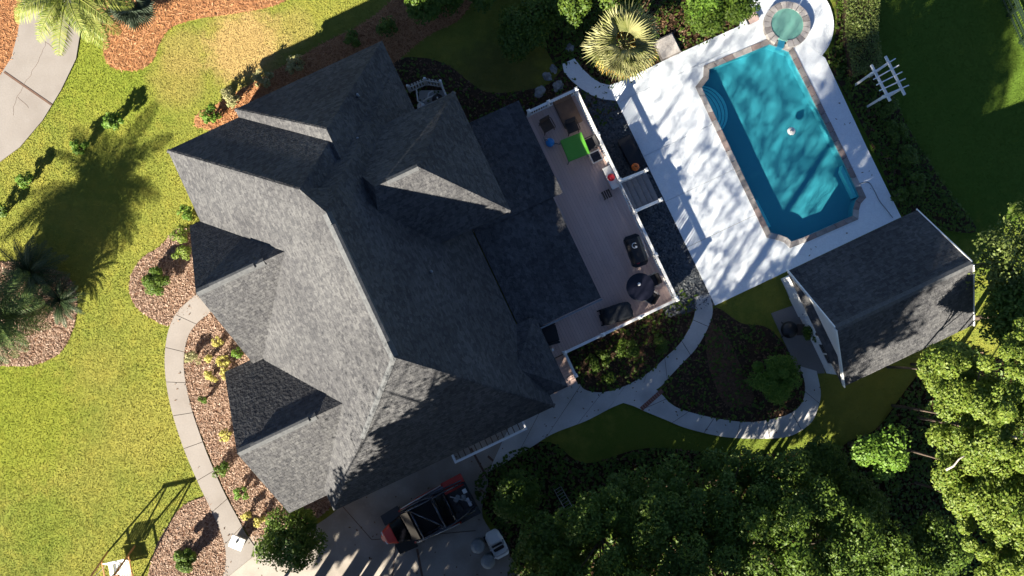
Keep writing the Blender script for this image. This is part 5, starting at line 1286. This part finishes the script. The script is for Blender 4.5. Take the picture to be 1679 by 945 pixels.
# cage
ct = []
for s in (-1, 1):
    y_ = s * .66
    for q in ([(.98, s * .62, .98), (.45, y_, 1.72), (-.5, y_, 1.80), (-.95, s * .64, 1.62), (-1.85, s * .55, 1.05)], [(-.5, y_, 1.80), (-.55, s * .68, .6)], [(.2, s * .70, .78), (-.5, y_, 1.3)], [(.9, s * .70, 1.0), (-.5, s * .72, 1.12), (-1.75, s * .66, 1.06)]):
        MB().tube(q, .036, 8).build('cage_tube', M['gloss_black'], bug, 'O', smooth=True)
    MB().tube([(.9, s * .76, .86), (-.95, s * .86, 1.02)], .03, 8).build('nerf_bar', M['steel'], bug, 'O', smooth=True)
for q in ([(.45, -.66, 1.72), (.45, .66, 1.72)], [(-.5, -.66, 1.80), (-.5, .66, 1.80)], [(-.95, -.64, 1.62), (-.95, .64, 1.62)], [(-.5, .6, 1.78), (.42, -.55, 1.72)]):
    MB().tube(q, .034, 8).build('cage_tube', M['gloss_black'], bug, 'O', smooth=True)
MB().box((-.72, 0, 1.72), (.42, 1.20, .03), 0, Matrix.Rotation(.35, 3, 'Y')).build('roof_panel', M['screen'], bug, 'O')
loft([(1.02, [(-.58, 1.0), (.58, 1.0), (.58, 1.02), (-.58, 1.02)]), (.62, [(-.60, 1.45), (.60, 1.45), (.60, 1.47), (-.60, 1.47)])]).build('windscreen', M['screen'], bug, 'O')
MB().box((.75, 0, .90), (.30, 1.15, .22)).build('dashboard', M['black'], bug, 'O', bevel=.03)
MB().tube([(.55 + .05 * math.sin(a), .32 + .17 * math.cos(a), .95 + .15 * math.sin(a)) for a in [k * PI / 8 for k in range(17)]], .016, 6).build('steering_wheel', M['black'], bug, 'O', smooth=True)
MB().box((-1.42, 0, .92), (.85, .82, .30)).build('cargo_bed', M['black'], bug, 'O', bevel=.02)
MB().box((-1.82, 0, .98), (.06, 1.1, .34)).build('tailgate', M['black'], bug, 'O', bevel=.02)
MB().box((-1.66, .25, 1.09), (.12, .36, .05)).build('label_plate', M['steel'], bug, 'O')
MB().box((-1.70, -.22, 1.09), (.16, .18, .05)).build('label_plate', M['white'], bug, 'O')
MB().box((-1.25, .28, 1.16), (.20, .34, .22), .2).build('fuel_can', M['black'], bug, 'O', bevel=.03)
MB().tube([(-1.75, .3, 1.1), (-1.1, -.3, 1.16)], .03, 6).build('tool_handle', M['steel'], bug, 'O')
MB().box((-1.55, .0, 1.10), (.25, .18, .10), 1.1).build('tool_box', M['rock'], bug, 'O', bevel=.02)
MB().box((-1.3, -.1, 1.12), (.3, .2, .1), .5).build('tool_bag', M['grey'], bug, 'O', bevel=.03)

# ride-on car and two domed bins
x, y = pw(815, 893, .35); 
rc = thing('ride_on_car', (x, y, .045), math.radians(118), 'small silver and white ride-on car beside the round tree', 'toy car')
loft([(.66, ring(.22, .14, .34, .06)), (.5, ring(.34, .12, .46, .08)), (.15, ring(.36, .12, .52, .08)), (.05, ring(.36, .12, .36, .05)), (-.3, ring(.36, .12, .36, .05)), (-.36, ring(.36, .12, .54, .08)), (-.58, ring(.30, .14, .5, .08))]).build('body', M['white'], rc, 'O', bevel=.03, smooth=False)
MB().box((-.1, 0, .40), (.30, .50, .08)).build('seat', M['black'], rc, 'O', bevel=.03)
MB().tube([(.12, -.34, .5), (.0, -.33, .80), (.0, .33, .80), (.12, .34, .5)], .03, 8).build('windscreen_frame', M['steel'], rc, 'O', smooth=True)
MB().tube([(-.36, -.33, .5), (-.38, -.32, .85), (-.38, .32, .85), (-.36, .33, .5)], .03, 8).build('roll_bar', M['steel'], rc, 'O', smooth=True)
MB().tube([(.06 + .03 * math.sin(a), .14 + .09 * math.cos(a), .58 + .08 * math.sin(a)) for a in [k * PI / 7 for k in range(15)]], .014, 6).build('steering_wheel', M['black'], rc, 'O', smooth=True)
for s in (-1, 1):
    for x_ in (.40, -.38):
        MB().tube([(x_, s * .30, .15), (x_, s * .42, .15)], .15, 16).build('wheel', M['tyre'], rc, 'O')
for (px, py, lb) in ((783, 897, 'grey round topped bin nearer the ride-on car'), (800, 922, 'grey round topped bin at the bottom edge of the driveway')):
    x, y = pw(px, py, .85); t = thing('domed_bin', (x, y, .045), 0, lb, 'bin', 'grey bins on the driveway')
    MB().lathe((0, 0, 0), [(.20, 0), (.24, .05), (.29, .68), (.30, .70)], 20).build('bin_body', M['grey'], t, 'O', smooth=True)
    MB().lathe((0, 0, .70), [(.32, 0), (.32, .03), (.27, .12), (.15, .19), (.01, .21)], 20).build('dome_lid', M['grey'], t, 'O', smooth=True)

# ================================================================== GRASS (tufts on every open patch of lawn)
def grass(n, x0, x1, y0, y1):
    x = RNG.uniform(x0, x1, n); y = RNG.uniform(y0, y1, n)
    k = np.ones(n, bool)
    for p in BEDS: k &= ~inside(x, y, p)
    hr = [l2w(*q) for q in ((-9.6, -3.3), (.3, -3.3), (7.1, -2), (7.1, 8.3), (.2, 12.8), (-9.6, 12.6))]
    k &= ~inside(x, y, hr); hp = [l2w(*q) for q in ((12, -8), (17.7, -8), (17.7, -3), (12, -3))]; k &= ~inside(x, y, hp)
    x, y = x[k], y[k]; n = len(x)
    a = RNG.uniform(0, 2 * PI, n); h = RNG.uniform(.018, .042, n); w = RNG.uniform(.012, .028, n); ln = RNG.uniform(.01, .05, n)
    u = np.stack([np.cos(a), np.sin(a), np.zeros(n)], 1); q = np.stack([-np.sin(a), np.cos(a), np.zeros(n)], 1)
    b = np.stack([x, y, np.zeros(n)], 1)
    V = np.stack([b - u * w[:, None], b + u * w[:, None], b + q * ln[:, None] + np.array([0, 0, 1]) * h[:, None]], 1).reshape(-1, 3)
    np_mesh('grass_blades', V, 3, M['blade'], kind='stuff')
grass(520000, -25, 0, -15, 16); grass(260000, 0, 25, -14, 17)
